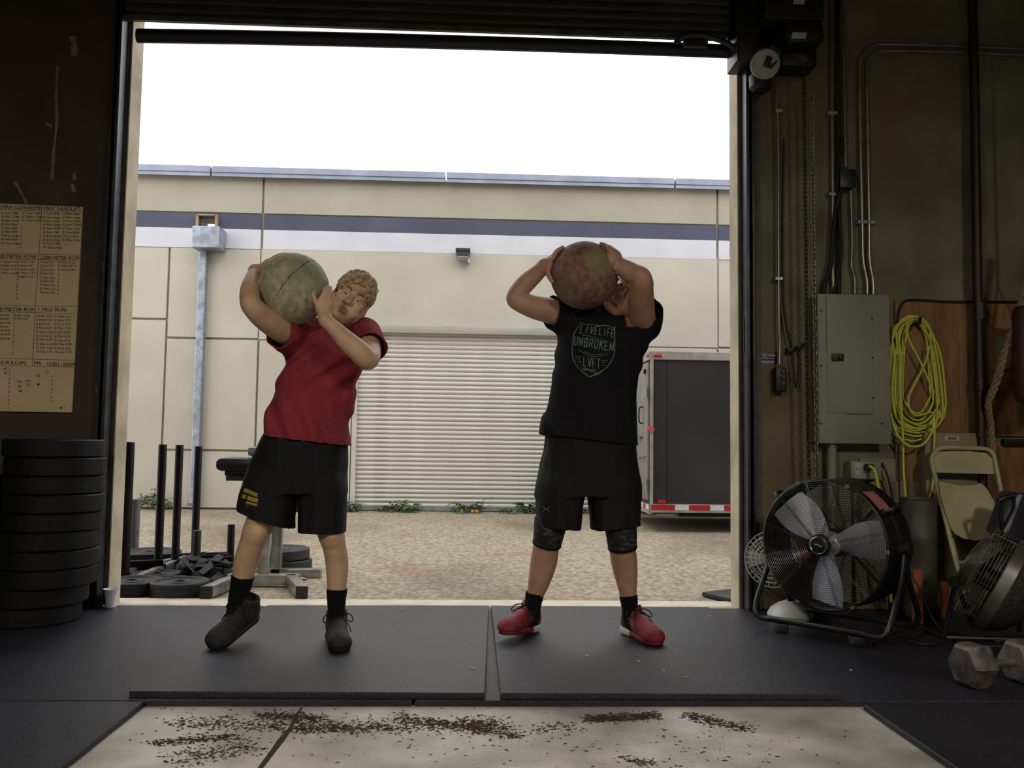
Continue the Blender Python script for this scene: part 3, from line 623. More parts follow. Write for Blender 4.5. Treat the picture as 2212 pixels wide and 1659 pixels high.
# plaster scars on the left wall, lighter bare patches (thin filler on the wall)
M_scar = mat('bare_plaster', '#8f8270', '#6e6252', scale=14, rough=.9)
sc = MB()
def scar(pts, w_):
    pp = [P(px, py, YI-.002) for px, py in pts]; rr = random.Random(int(pts[0][0]*7)); L1, R1 = [], []
    for i, p_ in enumerate(smooth_path(pp, 5)):
        ww = w_*rr.uniform(.45, 1.15); L1.append(p_+Vector((-ww, 0, rr.uniform(-.004, .004)))); R1.append(p_+Vector((ww*rr.uniform(.7, 1), 0, rr.uniform(-.004, .004))))
    for i in range(len(L1)-1): sc._add([L1[i], R1[i], R1[i+1], L1[i+1]], [[0, 1, 2, 3]])
scar([(125, 142), (122, 200), (123, 262), (117, 320), (112, 388)], .011); scar([(156, 78), (161, 98), (160, 122)], .02)
scar([(100, 266), (112, 274)], .012); scar([(33, 394), (46, 416), (58, 440)], .009); scar([(160, 372), (162, 388)], .009); scar([(157, 398), (160, 414)], .012); scar([(222, 568), (226, 592)], .006); scar([(207, 830), (209, 850)], .004)
o_ = sc.build('plaster_scars', M_scar, smooth=False); o_['kind'] = 'structure'

# stack of bumper plates
M_stk = mat('stack_rubber', '#0e0e10', '#09090a', scale=30, rough=.6, bump=.2, bscale=180, spec=.22)
rights = [220, 223, 218, 219, 212, 206, 205, 202, 183, 168]; topsy = [949, 979, 1017, 1055, 1094, 1132, 1171, 1212, 1255, 1290]
YS = 4.32
words = ['topmost', 'second from top', 'third from top', 'fourth from top, chalk-smudged', 'fifth from top', 'fifth from bottom', 'fourth from bottom', 'third from bottom', 'second from bottom, set to the left', 'bottom']
zprev = .0205
n_ = 10; H_ = (P(220, 949, YS).z-.0205)/n_
for i in range(n_-1, -1, -1):
    xr = P(rights[i], topsy[i]+15, YS).x; z0 = .0205+(n_-1-i)*H_
    bumper((xr-.225, YS+R.uniform(-.008, .008), z0+.001), .225, H_-.003, f'black bumper plate, {words[i]}'+(' in the tall stack' if i not in (3, 8) else ' in the tall plate stack'), 'bumper plates stacked by the left wall', None, M_stk)
# a second, darker stack behind to the left
for i in range(9):
    bumper((P(-78, 1100, 4.35).x-.12+R.uniform(-.01, .01), 4.38, .0215+i*.083), .225, .08, 'black bumper plate, '+('bottom', 'second from bottom', 'third from bottom', 'fourth from bottom', 'middle', 'fourth from top', 'third from top', 'second from top', 'topmost')[i]+' in the shadowed stack at the left picture edge', 'plates in the shadowed stack', None, M_stk)
# white cup and small black tin
c = G(238, 1313, .02); c.y += -.0; c = G(239, 1311, .021)
t = empty('paper_cup', (c.x, c.y, .0205), 'white plastic cup standing by the left jamb', 'cup')
hc = P(240, 1272, c.y).z-.02
MB().lathe((c.x, c.y, .021), (0, 0, 1), [(.001, 0), (.026, 0), (.0285, hc*.45), (.030, hc*.5), (.038, hc*.97), (.0405, hc), (.038, hc*1.0), (.036, hc*.96), (.025, .005), (.001, .004)], 28).build('cup_body', mat('white_cup', '#e6e8ef', '#d9dbe3', rough=.35), t)
c = G(212, 1312, .021)
t = empty('tin_ashtray', (c.x, c.y, .0205), 'small round black tin beside the white cup', 'tin')
MB().lathe((c.x, c.y, .021), (0, 0, 1), [(.001, 0), (.028, 0), (.033, .02), (.034, .052), (.037, .056), (.036, .058), (.031, .05), (.027, .006), (.001, .005)], 24).build('tin_body', M_black, t)
MB().lathe((c.x+.03, c.y-.02, .03), (0, 1, 0), [(.006, 0), (.009, .002), (.006, .004)], 10).build('ring', M_chrome, t)
# ------------------------------------------------------------------ right wall fittings
def Wp(px, py, off=.0): return P(px, py, YI-off)
M_grey = mat('grey_enamel', '#868978', '#7a7d6c', scale=3, rough=.5, c3='#6c6a58', s3=1.6, t3=(.5, .8))
M_cond = mat('conduit_metal', '#8f9086', '#74756b', scale=18, rough=.35, metal=.6)
M_dcab = mat('dark_cable', '#1e1b17', '#12100e', scale=30, rough=.6)
M_yel = mat('yellow_cord', '#c6cb55', '#b2b745', scale=60, rough=.5)
M_maroon = mat('brown_pipe', '#2e1d18', '#20140f', scale=10, rough=.5)

el = empty('electric_panel', Wp(1845, 957, .0), 'grey electrical panel cabinet on the right wall above the large drum fan', 'cabinet')
a, b2 = Wp(1766, 637, .12), Wp(1922, 957, .12); cx, cz = (a.x+b2.x)/2, (a.z+b2.z)/2; wx_, hz_ = b2.x-a.x, a.z-b2.z
MB().box((cx, YI-.06, cz), (wx_, .118, hz_), bevel=.004).build('body', M_grey, el)
MB().box((cx+.0, YI-.124, cz), (wx_+.012, .008, hz_+.012), bevel=.003).build('cover', M_grey, el)
k = MB(); c = Wp(1836, 757, .13); k.box((c.x+.0, YI-.131, c.z-.02), (wx_*.66, .006, hz_*.80), bevel=.002); dd = k.build('door', M_grey, el)
k = MB(); c = Wp(1809, 772, .135); k.box((c.x, YI-.137, c.z), (.066, .012, .042), bevel=.003); k.build('latch', M_blackpl, dd)
k = MB(); k.box((c.x+.017, YI-.145, c.z), (.022, .01, .026), bevel=.002); k.build('latch_button', M_steel, dd)
for px, py in ((1774, 671), (1883, 688), (1884, 773), (1886, 860), (1774, 790), (1905, 915), (1774, 915)):
    c = Wp(px, py, .13); MB().cyl((c.x, YI-.128, c.z), (c.x, YI-.134, c.z), .005, n=8).build('screw', M_steel, el)
k = MB(); a = Wp(1828, 895, .13); b2 = Wp(1885, 896, .13); k.box(((a.x+b2.x)/2, YI-.1295, a.z), (b2.x-a.x, .001, .003)); k.build('scratch', M_maroon, el, smooth=False)
# conduits and cables (px paths on the wall)
def conduit(name, pts, r_, off, m_, lab, cat='conduit', straps=(), grp=None, n=10, sm=6):
    pp = [Wp(px, py, off) for px, py in pts]; t = empty(name, pp[-1] if pp[-1].z < pp[0].z else pp[0], lab, cat, grp)
    MB().tube(smooth_path(pp, sm), r_, n).build('run', m_, t)
    for px, py in straps:
        c = Wp(px, py, off); MB().box((c.x, YI-(off+r_)/2-.0015, c.z), (r_*5, off+r_, .02), bevel=.002).build('strap', M_galv, t, smooth=False)
    return t
conduit('conduit', [(1797, -20), (1797, 200), (1799, 420), (1799, 560), (1801, 635)], .011, .03, M_cond, 'grey conduit, leftmost of those entering the top of the electrical panel', straps=[(1797, 245), (1799, 420)])
conduit('conduit', [(1809, -20), (1811, 300), (1813, 500), (1812, 635)], .012, .028, M_dcab, 'dark conduit close beside the leftmost conduit above the electrical panel')
conduit('conduit', [(1822, -20), (1824, 200), (1827, 362)], .009, .03, M_cond, 'conduit dropping from above into the small junction box')
t = empty('junction_box', Wp(1828, 410, .0), 'small dark junction box on the wall high above the electrical panel', 'junction box')
c = Wp(1828, 388, .05); MB().box((c.x, YI-.035, c.z), (.085, .07, .10), bevel=.006).build('box_body', M_steel, t); MB().box((c.x, YI-.073, c.z), (.09, .005, .105), bevel=.002).build('box_cover', M_steel, t)
conduit('conduit', [(1838, 412), (1841, 520), (1840, 575), (1846, 600), (1847, 635)], .009, .03, M_cond, 'conduit running from the junction box down to the electrical panel')
conduit('flexible_cable', [(1818, 408), (1806, 450), (1800, 500), (1794, 570), (1782, 615), (1779, 636)], .012, .05, M_dcab, 'dark flexible cable curving from the junction box to the panel corner', 'cable')
conduit('flexible_cable', [(1820, 300), (1808, 380), (1812, 460), (1818, 540), (1808, 600), (1800, 636)], .009, .045, M_dcab, 'dark cable winding behind the junction box', 'cable')
conduit('conduit', [(2260, 108), (2100, 101), (1920, 96), (1888, 98), (1863, 118), (1857, 150), (1858, 300), (1862, 480), (1864, 560), (1872, 605), (1873, 636)], .0105, .03, M_cond, 'outer of the two conduits that bend right along the upper wall', straps=[(1862, 480), (2000, 98)], sm=8)
conduit('conduit', [(2260, 122), (2100, 114), (1930, 110), (1897, 113), (1878, 128), (1873, 155), (1874, 300), (1877, 480), (1878, 560), (1885, 605), (1886, 636)], .0105, .03, M_cond, 'inner of the two conduits that bend right along the upper wall', straps=[(1879, 480)], sm=8)
conduit('conduit', [(1676, 170), (1681, 300), (1682, 500), (1683, 700), (1685, 735), (1684, 788)], .0085, .05, M_cond, 'thin pale conduit down to the door control switch box', straps=[(1682, 602), (1682, 240)])
conduit('hanging_cord', [(1693, 300), (1690, 420), (1690, 620), (1696, 690), (1708, 752)], .006, .04, M_dcab, 'dark pull cord hanging beside the thin pale conduit', 'cord')
t = empty('wall_hook', Wp(1705, 752, .0), 'dark steel hook bracket with dangling cord, left of the chains', 'hook')
MB().bar(Wp(1702, 758, .04), Wp(1740, 744, .04), .02, .02, bevel=.003).box(Wp(1704, 758, .02), (.03, .04, .03)).build('bracket_arm', M_black, t)
MB().tube(smooth_path([Wp(1710, 752, .05), Wp(1713, 790, .05), Wp(1719, 838, .05), Wp(1724, 800, .05), Wp(1722, 750, .05)], 6), .0045, 6).build('cord', M_dcab, t)
t = empty('switch_box', Wp(1686, 848, .0), 'black three-button door control box on the wall', 'switch')
c = Wp(1686, 820, .06); MB().box((c.x, YI-.04, c.z), (.062, .075, .135), bevel=.008).build('box_body', M_blackpl, t)
for i, m_ in enumerate((M_steel, M_steel, M_steel)):
    q = Wp(1691, 802+i*13, .08); MB().cyl((q.x, YI-.076, q.z), (q.x, YI-.088, q.z), .010, n=12).build('push_button', mat('red_button', '#6a2f2c', '#5a2522', rough=.5) if i == 2 else m_, t)
t = empty('wall_sign', Wp(1652, 786, .0), 'small dark blue notice sign beside the door control box', 'sign')
a, b2 = Wp(1625, 761, .004), Wp(1679, 787, .004); MB().box(((a.x+b2.x)/2, YI-.003, (a.z+b2.z)/2), (b2.x-a.x, .006, a.z-b2.z), bevel=.002).build('sign_plate', mat('indigo_sign', '#2b2848', '#25223e', rough=.5), t)
k = MB(); M_sw = mat('sign_white', '#a8a6b4', '#9a98a6', rough=.6)
for (x0_, x1_, y_, h_) in ((1634, 1672, 764, .0035), (1629, 1643, 768, .007), (1646, 1657, 768, .007), (1660, 1676, 768, .007), (1634, 1674, 773, .004), (1636, 1674, 781, .009), (1636, 1672, 785, .003)):
    a, b2 = Wp(x0_, y_, .007), Wp(x1_, y_, .007); k.box(((a.x+b2.x)/2, YI-.0066, a.z), (b2.x-a.x, .001, h_))
c = Wp(1631, 776, .007); k.cyl((c.x, YI-.006, c.z), (c.x, YI-.007, c.z), .007, n=12); o_ = k.build('print', M_sw, t, smooth=False); o_['kind'] = 'stuff'
t = empty('warning_strip', Wp(1612, 762, .0), 'tall narrow printed sticker on the angle iron beside the right door guide', 'sticker')
a, b2 = Wp(1606, 684, .05), Wp(1618, 761, .05); MB().box(((a.x+b2.x)/2, YI-.0435, (a.z+b2.z)/2), (b2.x-a.x, .0015, a.z-b2.z)).build('sticker', mat('sticker_grey', '#75726a', '#68655d', rough=.6), t, smooth=False)
k = MB()
for i in range(11):
    c = Wp(1611+(i % 2)*1.5, 692+i*5.6, .05); k.box((c.x, YI-.0446, c.z), (.018, .001, .004 if i % 3 else .008))
o_ = k.build('print', M_blackpl, t, smooth=False); o_['kind'] = 'stuff'
for px, py in ((1622, 300), (1617, 572), (1628, 915), (1621, 1252)):
    c = Wp(px, py, .03); tag(MB().box((c.x, YI-.012, c.z), (.035, .022, .055), bevel=.004).cyl((c.x, YI-.02, c.z+.008), (c.x, YI-.032, c.z+.008), .007, n=8).build('guide_bracket', mat('bracket_steel', '#6a685e', '#545248', rough=.5), origin=(c.x, YI, c.z)), {300: 'small bolted clip beside the right door guide, highest', 572: 'small bolted clip on the guide, above the printed sticker', 915: 'small bolted clip on the guide, below the blue notice', 1252: 'small bolted clip on the guide, beside the white fan'}[py], 'bracket', 'bolted clips along the right guide')

# door operator, high right
t = empty('door_operator', Wp(1690, 150, .0), 'black roller door motor operator with white chain-guard disc, high at right', 'motor')
a, b2 = P(1640, -60, 4.5), P(1768, 62, 4.5)
MB().box(((a.x+b2.x)/2, 4.56, (a.z+b2.z)/2+.02), (b2.x-a.x, .30, a.z-b2.z+.04), bevel=.02).build('gear_housing', M_blackpl, t)
a, b2 = P(1690, 62, 4.5), P(1766, 108, 4.5); MB().box(((a.x+b2.x)/2, 4.55, (a.z+b2.z)/2), (b2.x-a.x, .28, a.z-b2.z), (0, -.12, 0), bevel=.02).build('motor_cover', M_blackpl, t)
c = P(1612, 20, 4.56); MB().box((c.x, 4.62, c.z), (.13, .2, .62), bevel=.01).build('side_bracket', M_black, t)
c = P(1700, 140, 4.6); MB().cyl((c.x-.1, 4.62, c.z+.09), (c.x+.1, 4.60, c.z+.02), .07, n=20).box((c.x+.05, 4.62, c.z+.02), (.2, .16, .10), bevel=.02).build('motor_barrel', M_blackpl, t)
c = P(1653, 139, 4.5); n_ = Vector((-.15, -.85, -.42)).normalized()
MB().lathe(c-n_*.02, n_, [(.001, 0), (.076, 0), (.08, .004), (.08, .012), (.07, .014), (.07, .02), (.078, .022), (.078, .03), (.074, .034), (.001, .036)], 36).build('chain_guard', mat('dull_white', '#a3a096', '#8f8c82', scale=9, rough=.6), t)
q = c+n_*.03; MB().bar(q+Vector((.03, 0, .075)), q+Vector((.0, 0, -.012)), .034, .016, bevel=.004).cyl(q+Vector((.028, 0, -.012)), q+Vector((.028, -.02, -.016)), .01, n=10).bar(q+Vector((.03, 0, -.01)), q+Vector((.06, 0, .02)), .01, .01).build('lever', M_blackpl, t)
c = P(1643, 175, 4.58); MB().lathe((c.x, c.y, c.z-.06), (0, .1, 1), [(.001, 0), (.04, 0), (.06, .02), (.062, .09), (.03, .12)], 24).build('take_up_reel', M_blackpl, t)
for (x0_, y0_, x1_, y1_) in ((1709, 69, 1744, 84), (1713, -8, 1741, 9)):
    a, b2 = P(x0_, y0_, 4.40), P(x1_, y1_, 4.40); k = MB(); k.prism([(a.x, 4.401, b2.z), (b2.x-.01, 4.401, b2.z), (b2.x, 4.401, a.z), (a.x+.01, 4.401, a.z)], (0, .004, 0)); k.build('label_sticker', mat('pale_label', '#b4aeb4', '#a49ea4', rough=.6), t, smooth=False)

# hoist chains, link by link
ch = empty('hand_chain', P(1752, 1035, YI-.2), 'long looped steel hand chain hanging left of the electrical panel', 'chain')
M_chn = mat('chain_steel', '#8a8878', '#6b6959', scale=30, rough=.4, metal=.6); M_chd = mat('chain_dark', '#3a362c', '#2a271f', scale=30, rough=.5, metal=.5)
def link_mesh(name, m_):
    k = MB(); pts = []
    for i in range(12):
        an = 2*math.pi*i/12; x_, z_ = math.cos(an)*.0085, math.sin(an)*.0085+(.008 if math.sin(an) > 0 else -.008); pts.append((x_, 0, z_))
    k.tube(pts, .0034, 5, closed=True); return k.build(name, m_)
for (m_, path) in ((M_chd, [(1736, 140), (1739, 400), (1742, 640), (1744, 860), (1748, 1050)]), (M_chn, [(1754, 205), (1756, 400), (1759, 640), (1762, 860), (1765, 1050)])):
    pp = [P(px, py, YI-.17) for px, py in path]; L0 = link_mesh('chain_link', m_); L0.parent = ch; first = True
    z = pp[0].z; i = 0
    while z > pp[-1].z:
        x_ = float(np.interp(-z, [-q.z for q in pp], [q.x for q in pp])); loc = Vector((x_+R.uniform(-.0015, .0015), YI-.17, z))-ch.location
        o_ = L0 if first else L0.copy()
        if not first: COL.objects.link(o_); o_.parent = ch
        first = False; o_.location = loc; o_.rotation_euler = (0, R.uniform(-.06, .06), (i % 2)*math.pi/2+.5+R.uniform(-.15, .15)); z -= .0245; i += 1
# second reading of the strand: return side of the loop
# brown riser pipe
t = empty('riser_pipe', Wp(2125, 1100, .1), 'dark brown vertical pipe running up the right wall across the plywood', 'pipe')
MB().tube([Wp(2100, -30, .1), Wp(2106, 250, .1), Wp(2111, 600, .1), Wp(2117, 860, .1), Wp(2124, 1110, .1)], .026, 16).build('run', M_maroon, t)
for y0_, y1_, r_ in ((818, 846, .034), (934, 946, .032), (655, 690, .031)):
    a, b2 = Wp(2116, y0_, .1), Wp(2118, y1_, .1); MB().cyl(a, b2, r_, n=18).build('coupling', M_maroon, t)
a = Wp(2117, 832, .1); MB().box((a.x+.06, a.y, a.z-.02), (.1, .03, .05), bevel=.006).build('pipe_clamp', M_black, t)
k = MB(); [k.cyl(Wp(px, py, .02), Wp(px, py, .06), .009, n=10) for px, py in ((2131, 684), (2139, 681), (2138, 702))]; o_ = k.build('fixing_bolts', M_steel, t); o_['kind'] = 'stuff'
# plywood
M_ply = mat('stained_plywood', '#946c42', '#765330', scale=5, rough=.7, c3='#5a3b21', s3=1.6, t3=(.42, .7), stretch=(5, 1, .8), bump=.1)
t = empty('plywood_backboard', Wp(2070, 1160, .0), 'brown plywood board fixed to the wall behind the coiled yellow cord', 'board')
a, b2 = Wp(1932, 648, .01), Wp(2330, 945, .01)
MB().box(((a.x+b2.x)/2, YI-.011, (a.z+b2.z)/2), (b2.x-a.x, .02, a.z-b2.z), bevel=.002).build('upper_panel', M_ply, t)
a2, b3 = Wp(1940, 960, .01), Wp(2330, 1170, .01)
MB().box(((a2.x+b3.x)/2, YI-.011, (a2.z+b3.z)/2), (b3.x-a2.x, .02, a2.z-b3.z), bevel=.002).build('lower_panel', M_ply, t)
c = Wp(2260, 957, .03); MB().box((c.x, YI-.03, c.z), (.50, .03, .04), bevel=.003).build('ledger_bar', M_black, t)
conduit('wall_cable', [(1942, 760), (1939, 690), (1950, 655), (1975, 648), (2060, 652), (2200, 652)], .0065, .03, M_dcab, 'dark cable along the top edge of the plywood board', 'cable')
conduit('wall_cable', [(2080, 932), (2075, 860), (2072, 760), (2078, 742), (2120, 741), (2168, 746)], .003, .026, mat('pale_wire', '#8d7357', '#7c644a', rough=.6), 'thin pale wire stapled to the plywood board', 'wire')
t = empty('junction_box', Wp(2170, 800, .0), 'beige wall box half behind the climbing rope', 'junction box')
a, b2 = Wp(2150, 728, .05), Wp(2192, 799, .05); MB().box(((a.x+b2.x)/2, YI-.045, (a.z+b2.z)/2), (b2.x-a.x, .05, a.z-b2.z), bevel=.004).build('box_body', mat('beige_box', '#8d7d5f', '#7d6e52', rough=.6), t)
t = empty('utility_box', Wp(2055, 1090, .0), 'beige metal box with a white label, above and behind the folding chair', 'box')
a, b2 = Wp(1996, 934, .1), Wp(2112, 1092, .1); MB().box(((a.x+b2.x)/2, YI-.065, (a.z+b2.z)/2), (b2.x-a.x, .09, a.z-b2.z), bevel=.005).build('box_body', mat('tan_box', '#857a5f', '#776c53', scale=4, rough=.6), t)
c = Wp(2056, 947, .11); MB().box((c.x, YI-.1115, c.z), (.082, .002, .028), bevel=.0008).build('label', mat('tan_label', '#b0a995', '#a49d89', rough=.6), t)
k = MB(); [k.box((c.x, YI-.1135, c.z+dz), (.05, .001, .003)) for dz in (.006, 0, -.006)]; o_ = k.build('print', M_blackpl, t, smooth=False); o_['kind'] = 'stuff'

# below the panel
t = empty('panel_riser', Wp(1796, 1100, .06), 'thick grey conduit under the electrical panel', 'conduit')
MB().tube([Wp(1797, 957, .06), Wp(1796, 1330, .06)], .026, 16).build('run', M_grey, t); MB().cyl(Wp(1797, 957, .06), Wp(1797, 966, .06), .034, n=16).build('collar', M_galv, t)
t = empty('back_panel', Wp(1925, 1110, .0), 'pale grey backing panel below and right of the electrical panel', 'panel')
a, b2 = Wp(1858, 990, .02), Wp(1942, 1112, .02); MB().box(((a.x+b2.x)/2, YI-.01, (a.z+b2.z)/2), (b2.x-a.x, .018, a.z-b2.z), bevel=.002).build('sheet', mat('pale_grey_sheet', '#7d7c6e', '#6d6c5e', scale=6, rough=.7), t)
t = empty('outlet_box', Wp(1868, 1040, .0), 'double power outlet box under the electrical panel', 'outlet')
a, b2 = Wp(1838, 996, .09), Wp(1904, 1036, .09); MB().box(((a.x+b2.x)/2, YI-.055, (a.z+b2.z)/2), (b2.x-a.x, .07, a.z-b2.z), bevel=.004).build('box_body', M_grey, t)
a, b2 = Wp(1843, 999, .095), Wp(1869, 1033, .095); fp = MB().box(((a.x+b2.x)/2, YI-.092, (a.z+b2.z)/2), (b2.x-a.x, .006, a.z-b2.z), bevel=.002).build('face_plate', mat('outlet_plate', '#9a9a8c', '#8c8c7e', rough=.5), t)
for py in (1007, 1021):
    c = Wp(1854, py, .1); MB().cyl((c.x, YI-.0955, c.z), (c.x, YI-.099, c.z), .0145, n=16).build('socket', mat('socket_cream', '#b5b2a0', '#a7a492', rough=.4), fp)
c = Wp(1874, 1007, .1); tag(MB().box((c.x, YI-.115, c.z-.005), (.04, .05, .035), bevel=.008).build('power_plug', M_blackpl, origin=c), 'black plug of the yellow cord in the outlet box', 'plug')
c = Wp(1900, 1004, .04); tag(MB().box((c.x, YI-.04, c.z), (.035, .045, .025), bevel=.008).build('power_plug', M_blackpl, origin=c), 'black plug at the right of the outlet box', 'plug')
a, b2 = Wp(1898, 1015, .05), Wp(1911, 1039, .05); tag(MB().box(((a.x+b2.x)/2, YI-.04, (a.z+b2.z)/2), (b2.x-a.x, .03, a.z-b2.z), bevel=.005).build('plug_adapter', mat('ochre_plastic', '#a07a2e', '#8a6824', rough=.5), origin=((a.x+b2.x)/2, YI, b2.z)), 'ochre plug adapter right of the outlet box', 'adapter')
def cord(name, pts, r_, m_, lab, cat='cord', n=8, sm=8):
    pp = smooth_path(pts, sm); o_ = MB().tube(pp, r_, n).build(name, m_, origin=pts[-1]); return tag(o_, lab, cat)
cord('extension_lead', [Wp(1878, 1006, .14), Wp(1890, 1018, .16), Wp(1897, 1050, .2), Wp(1900, 1080, .25), Wp(1905, 1110, .25), Wp(1925, 1300, .2)], .0085, M_yel, 'short yellow power cord curving down from the outlet behind the drum fan')
cord('extension_lead', [Wp(1903, 1004, .08), Wp(1914, 1018, .1), Wp(1924, 1060, .1), Wp(1933, 1120, .1), Wp(1940, 1200, .12), Wp(1948, 1310, .15)], .005, M_dcab, 'thin dark power cord hanging right of the outlet box')

# coiled yellow extension cord
t = empty('extension_lead', Wp(1980, 965, .05), 'long yellow extension cord coiled in loops on the plywood board', 'cord')
rr = random.Random(3); path = []
loops = [(1918, 2046, 935), (1926, 2036, 925), (1934, 2030, 915), (1920, 2040, 942), (1946, 2018, 908), (1930, 2026, 930), (1940, 2046, 920), (1916, 2028, 952), (1950, 2012, 893), (1936, 2038, 926)]
for i, (xl, xr, yb2) in enumerate(loops):
    tp = 686+rr.uniform(-4, 10); o_ = .03+.006*(i % 4)+rr.uniform(0, .012)
    xm_ = 1974+rr.uniform(-10, 10); w_ = xr-xl
    path += [Wp(xm_, tp, o_+.02), Wp(xm_-w_*.33, tp+24, o_), Wp(xl+w_*.05, 765, o_), Wp(xl, 850, o_+.004), Wp(xl+w_*.10, yb2-22, o_), Wp(xl+w_*.38, yb2-2, o_+.01), Wp(xl+w_*.66, yb2-4, o_+.01), Wp(xr-w_*.06, yb2-34, o_+.006), Wp(xr-w_*.04, 850, o_+.01), Wp(xr-w_*.14, 765, o_), Wp(xm_+w_*.27, tp+22, o_+.01)]
pp = smooth_path(path, 6); MB().tube(pp, .0062, 7).build('coil', M_yel, t)
MB().tube(smooth_path([Wp(1958, 695, .07), Wp(1962, 730, .08), Wp(1985, 775, .08), Wp(2003, 815, .08), Wp(2018, 850, .08)], 6), .0062, 7).build('crossing_strand', M_yel, t)
MB().tube(smooth_path([Wp(2008, 748, .085), Wp(1996, 790, .085), Wp(1970, 840, .085), Wp(1962, 870, .085), Wp(1976, 897, .08), Wp(2012, 890, .08)], 6), .0062, 7).build('crossing_strand', M_yel, t)
MB().tube(smooth_path([Wp(1946, 760, .09), Wp(1945, 850, .09), Wp(1950, 930, .09), Wp(1952, 1020, .09), Wp(1959, 1110, .12)], 6), .0068, 7).build('hanging_tail', M_yel, t)
MB().tube(smooth_path([Wp(1924, 890, .06), Wp(1934, 930, .08), Wp(1958, 960, .12), Wp(1990, 962, .13), Wp(2012, 935, .13), Wp(2018, 905, .12), Wp(2018, 960, .135), Wp(2014, 1050, .135), Wp(1995, 1105, .12), Wp(1965, 1133, .13), Wp(1940, 1132, .15)], 7), .0062, 7).build('low_loop', M_yel, t)
a = Wp(1959, 1112, .12); MB().cyl(a+Vector((0, 0, .02)), a+Vector((-.01, 0, -.09)), .017, .013, n=14).build('socket_end', M_blackpl, t)
c = Wp(1976, 700, .06); tag(MB().tube([(c.x, YI-.02, c.z+.0), (c.x, YI-.11, c.z-.0), (c.x, YI-.12, c.z+.03)], .01, 8).build('cord_hook', M_black, origin=c), 'black hook that carries the coiled yellow cord', 'hook')

# climbing rope, three laid strands
t = empty('climbing_rope', Wp(2145, 1010, .2), 'thick tan climbing rope slanting down to the brown pipe at the right edge', 'rope')
M_rope = mat('tan_rope', '#9a8462', '#7a6648', scale=60, rough=.9, bump=.5, bscale=200)
rp0 = smooth_path([P(2262, 470, 4.2), P(2224, 600, 4.3), P(2196, 690, 4.38), P(2172, 760, 4.44), P(2150, 830, 4.5), P(2135, 872, 4.55), P(2140, 920, 4.61), P(2143, 960, 4.63), P(2146, 1012, 4.64)], 26)
for s_ in range(3):
    pts = []; L_ = 0
    for i, q in enumerate(rp0):
        if i: L_ += (q-rp0[i-1]).length
        d_ = (rp0[min(i+1, len(rp0)-1)]-rp0[max(i-1, 0)]).normalized(); x_ = d_.orthogonal().normalized() if i == 0 else (x_-d_*x_.dot(d_)).normalized(); y_ = d_.cross(x_)
        rr_ = .0115 if i < 120 else .008; an = L_*48+s_*2.0944; pts.append(q+x_*math.cos(an)*rr_+y_*math.sin(an)*rr_)
    MB().tube(pts, .0118, 6).build('strand', M_rope, t)
# maroon heavy bag at the picture edge
t = empty('punching_bag', P(2245, 890, 4.35), 'dark maroon punching bag cut off by the right edge of the picture', 'bag')
c = P(2248, 880, 4.35); MB().lathe((c.x, c.y, c.z), (0, 0, 1), [(.001, 0), (.07, .004), (.115, .04), (.125, .09), (.125, .48), (.11, .53), (.001, .54)], 32).build('bag_body', mat('maroon_leather', '#3d1115', '#2c0b0e', scale=8, rough=.45), t)
k = MB(); [k.tube([(c.x+math.cos(q)*.1, c.y+math.sin(q)*.1, c.z+.52), (c.x, c.y, c.z+.8)], .006, 6) for q in (0, 2.09, 4.19)]; k.tube([(c.x, c.y, c.z+.8), (c.x, c.y, 5.44)], .008, 6); o_ = k.build('hanging_straps', M_black, t); o_['kind'] = 'stuff'

# ------------------------------------------------------------------ drum fans
def fan_basis(n_):
    n_ = Vector(n_).normalized(); x_ = Vector((0, 0, 1)).cross(n_).normalized(); y_ = n_.cross(x_).normalized()
    if y_.z < 0: y_ = -y_
    return x_, y_, n_
def torus(k, c, x_, y_, r_, tr_, n=64, m=4):
    k.tube([c+x_*(math.cos(6.28318*i/n)*r_)+y_*(math.sin(6.28318*i/n)*r_) for i in range(n)], tr_, m, closed=True)
fc = P(1776, 1177, 4.02); RF = .305
xf, yf, nf = fan_basis((-.74, -.67, .0))
t = empty('drum_fan', (fc.x, fc.y, .021), 'large black drum fan with three pale blades on the mat at right', 'fan')
M_fanb = mat('fan_black', '#19191c', '#101012', scale=14, rough=.42, metal=.2)
M_wire = mat('fan_wire', '#55565a', '#3c3d41', scale=14, rough=.3, metal=.7)
M_blade = mat('fan_blade', '#b9bac4', '#a6a7b1', scale=6, rough=.35, metal=.25)
DP = .27
MB().lathe(fc, -nf, [(RF-.004, 0), (RF, .0), (RF+.006, .004), (RF, .012), (RF, DP*.5), (RF+.004, DP*.52), (RF, DP*.54), (RF, DP-.01), (RF+.006, DP), (RF-.004, DP), (RF-.006, .01)], 72, closed=True).build('drum', M_fanb, t)
def grille(k, c, n_, r_, rings, rad=.0012):
    for i in range(rings):
        rr_ = .05+(r_-.052)*i/(rings-1); torus(k, c+n_*(.028*math.cos(1.5*rr_/r_)), xf, yf, rr_, rad)
    for i in range(12):
        an = 6.28318*i/12+.26; d_ = xf*math.cos(an)+yf*math.sin(an)
        for e in (-.004, .004):
            sd = xf*-math.sin(an)*e+yf*math.cos(an)*e
            k.tube([c+n_*(.024*math.cos(1.5*q)+.0)+d_*(r_*q)+sd for q in (.15, .35, .55, .75, 1.)], rad*1.2, 4)
k = MB(); grille(k, fc, nf, RF-.002, 26); o_ = k.build('front_grille', M_wire, t); o_['kind'] = 'stuff'
k = MB(); grille(k, fc-nf*(DP-.005), -nf, RF-.002, 22, .0014); o_ = k.build('rear_grille', M_wire, t); o_['kind'] = 'stuff'
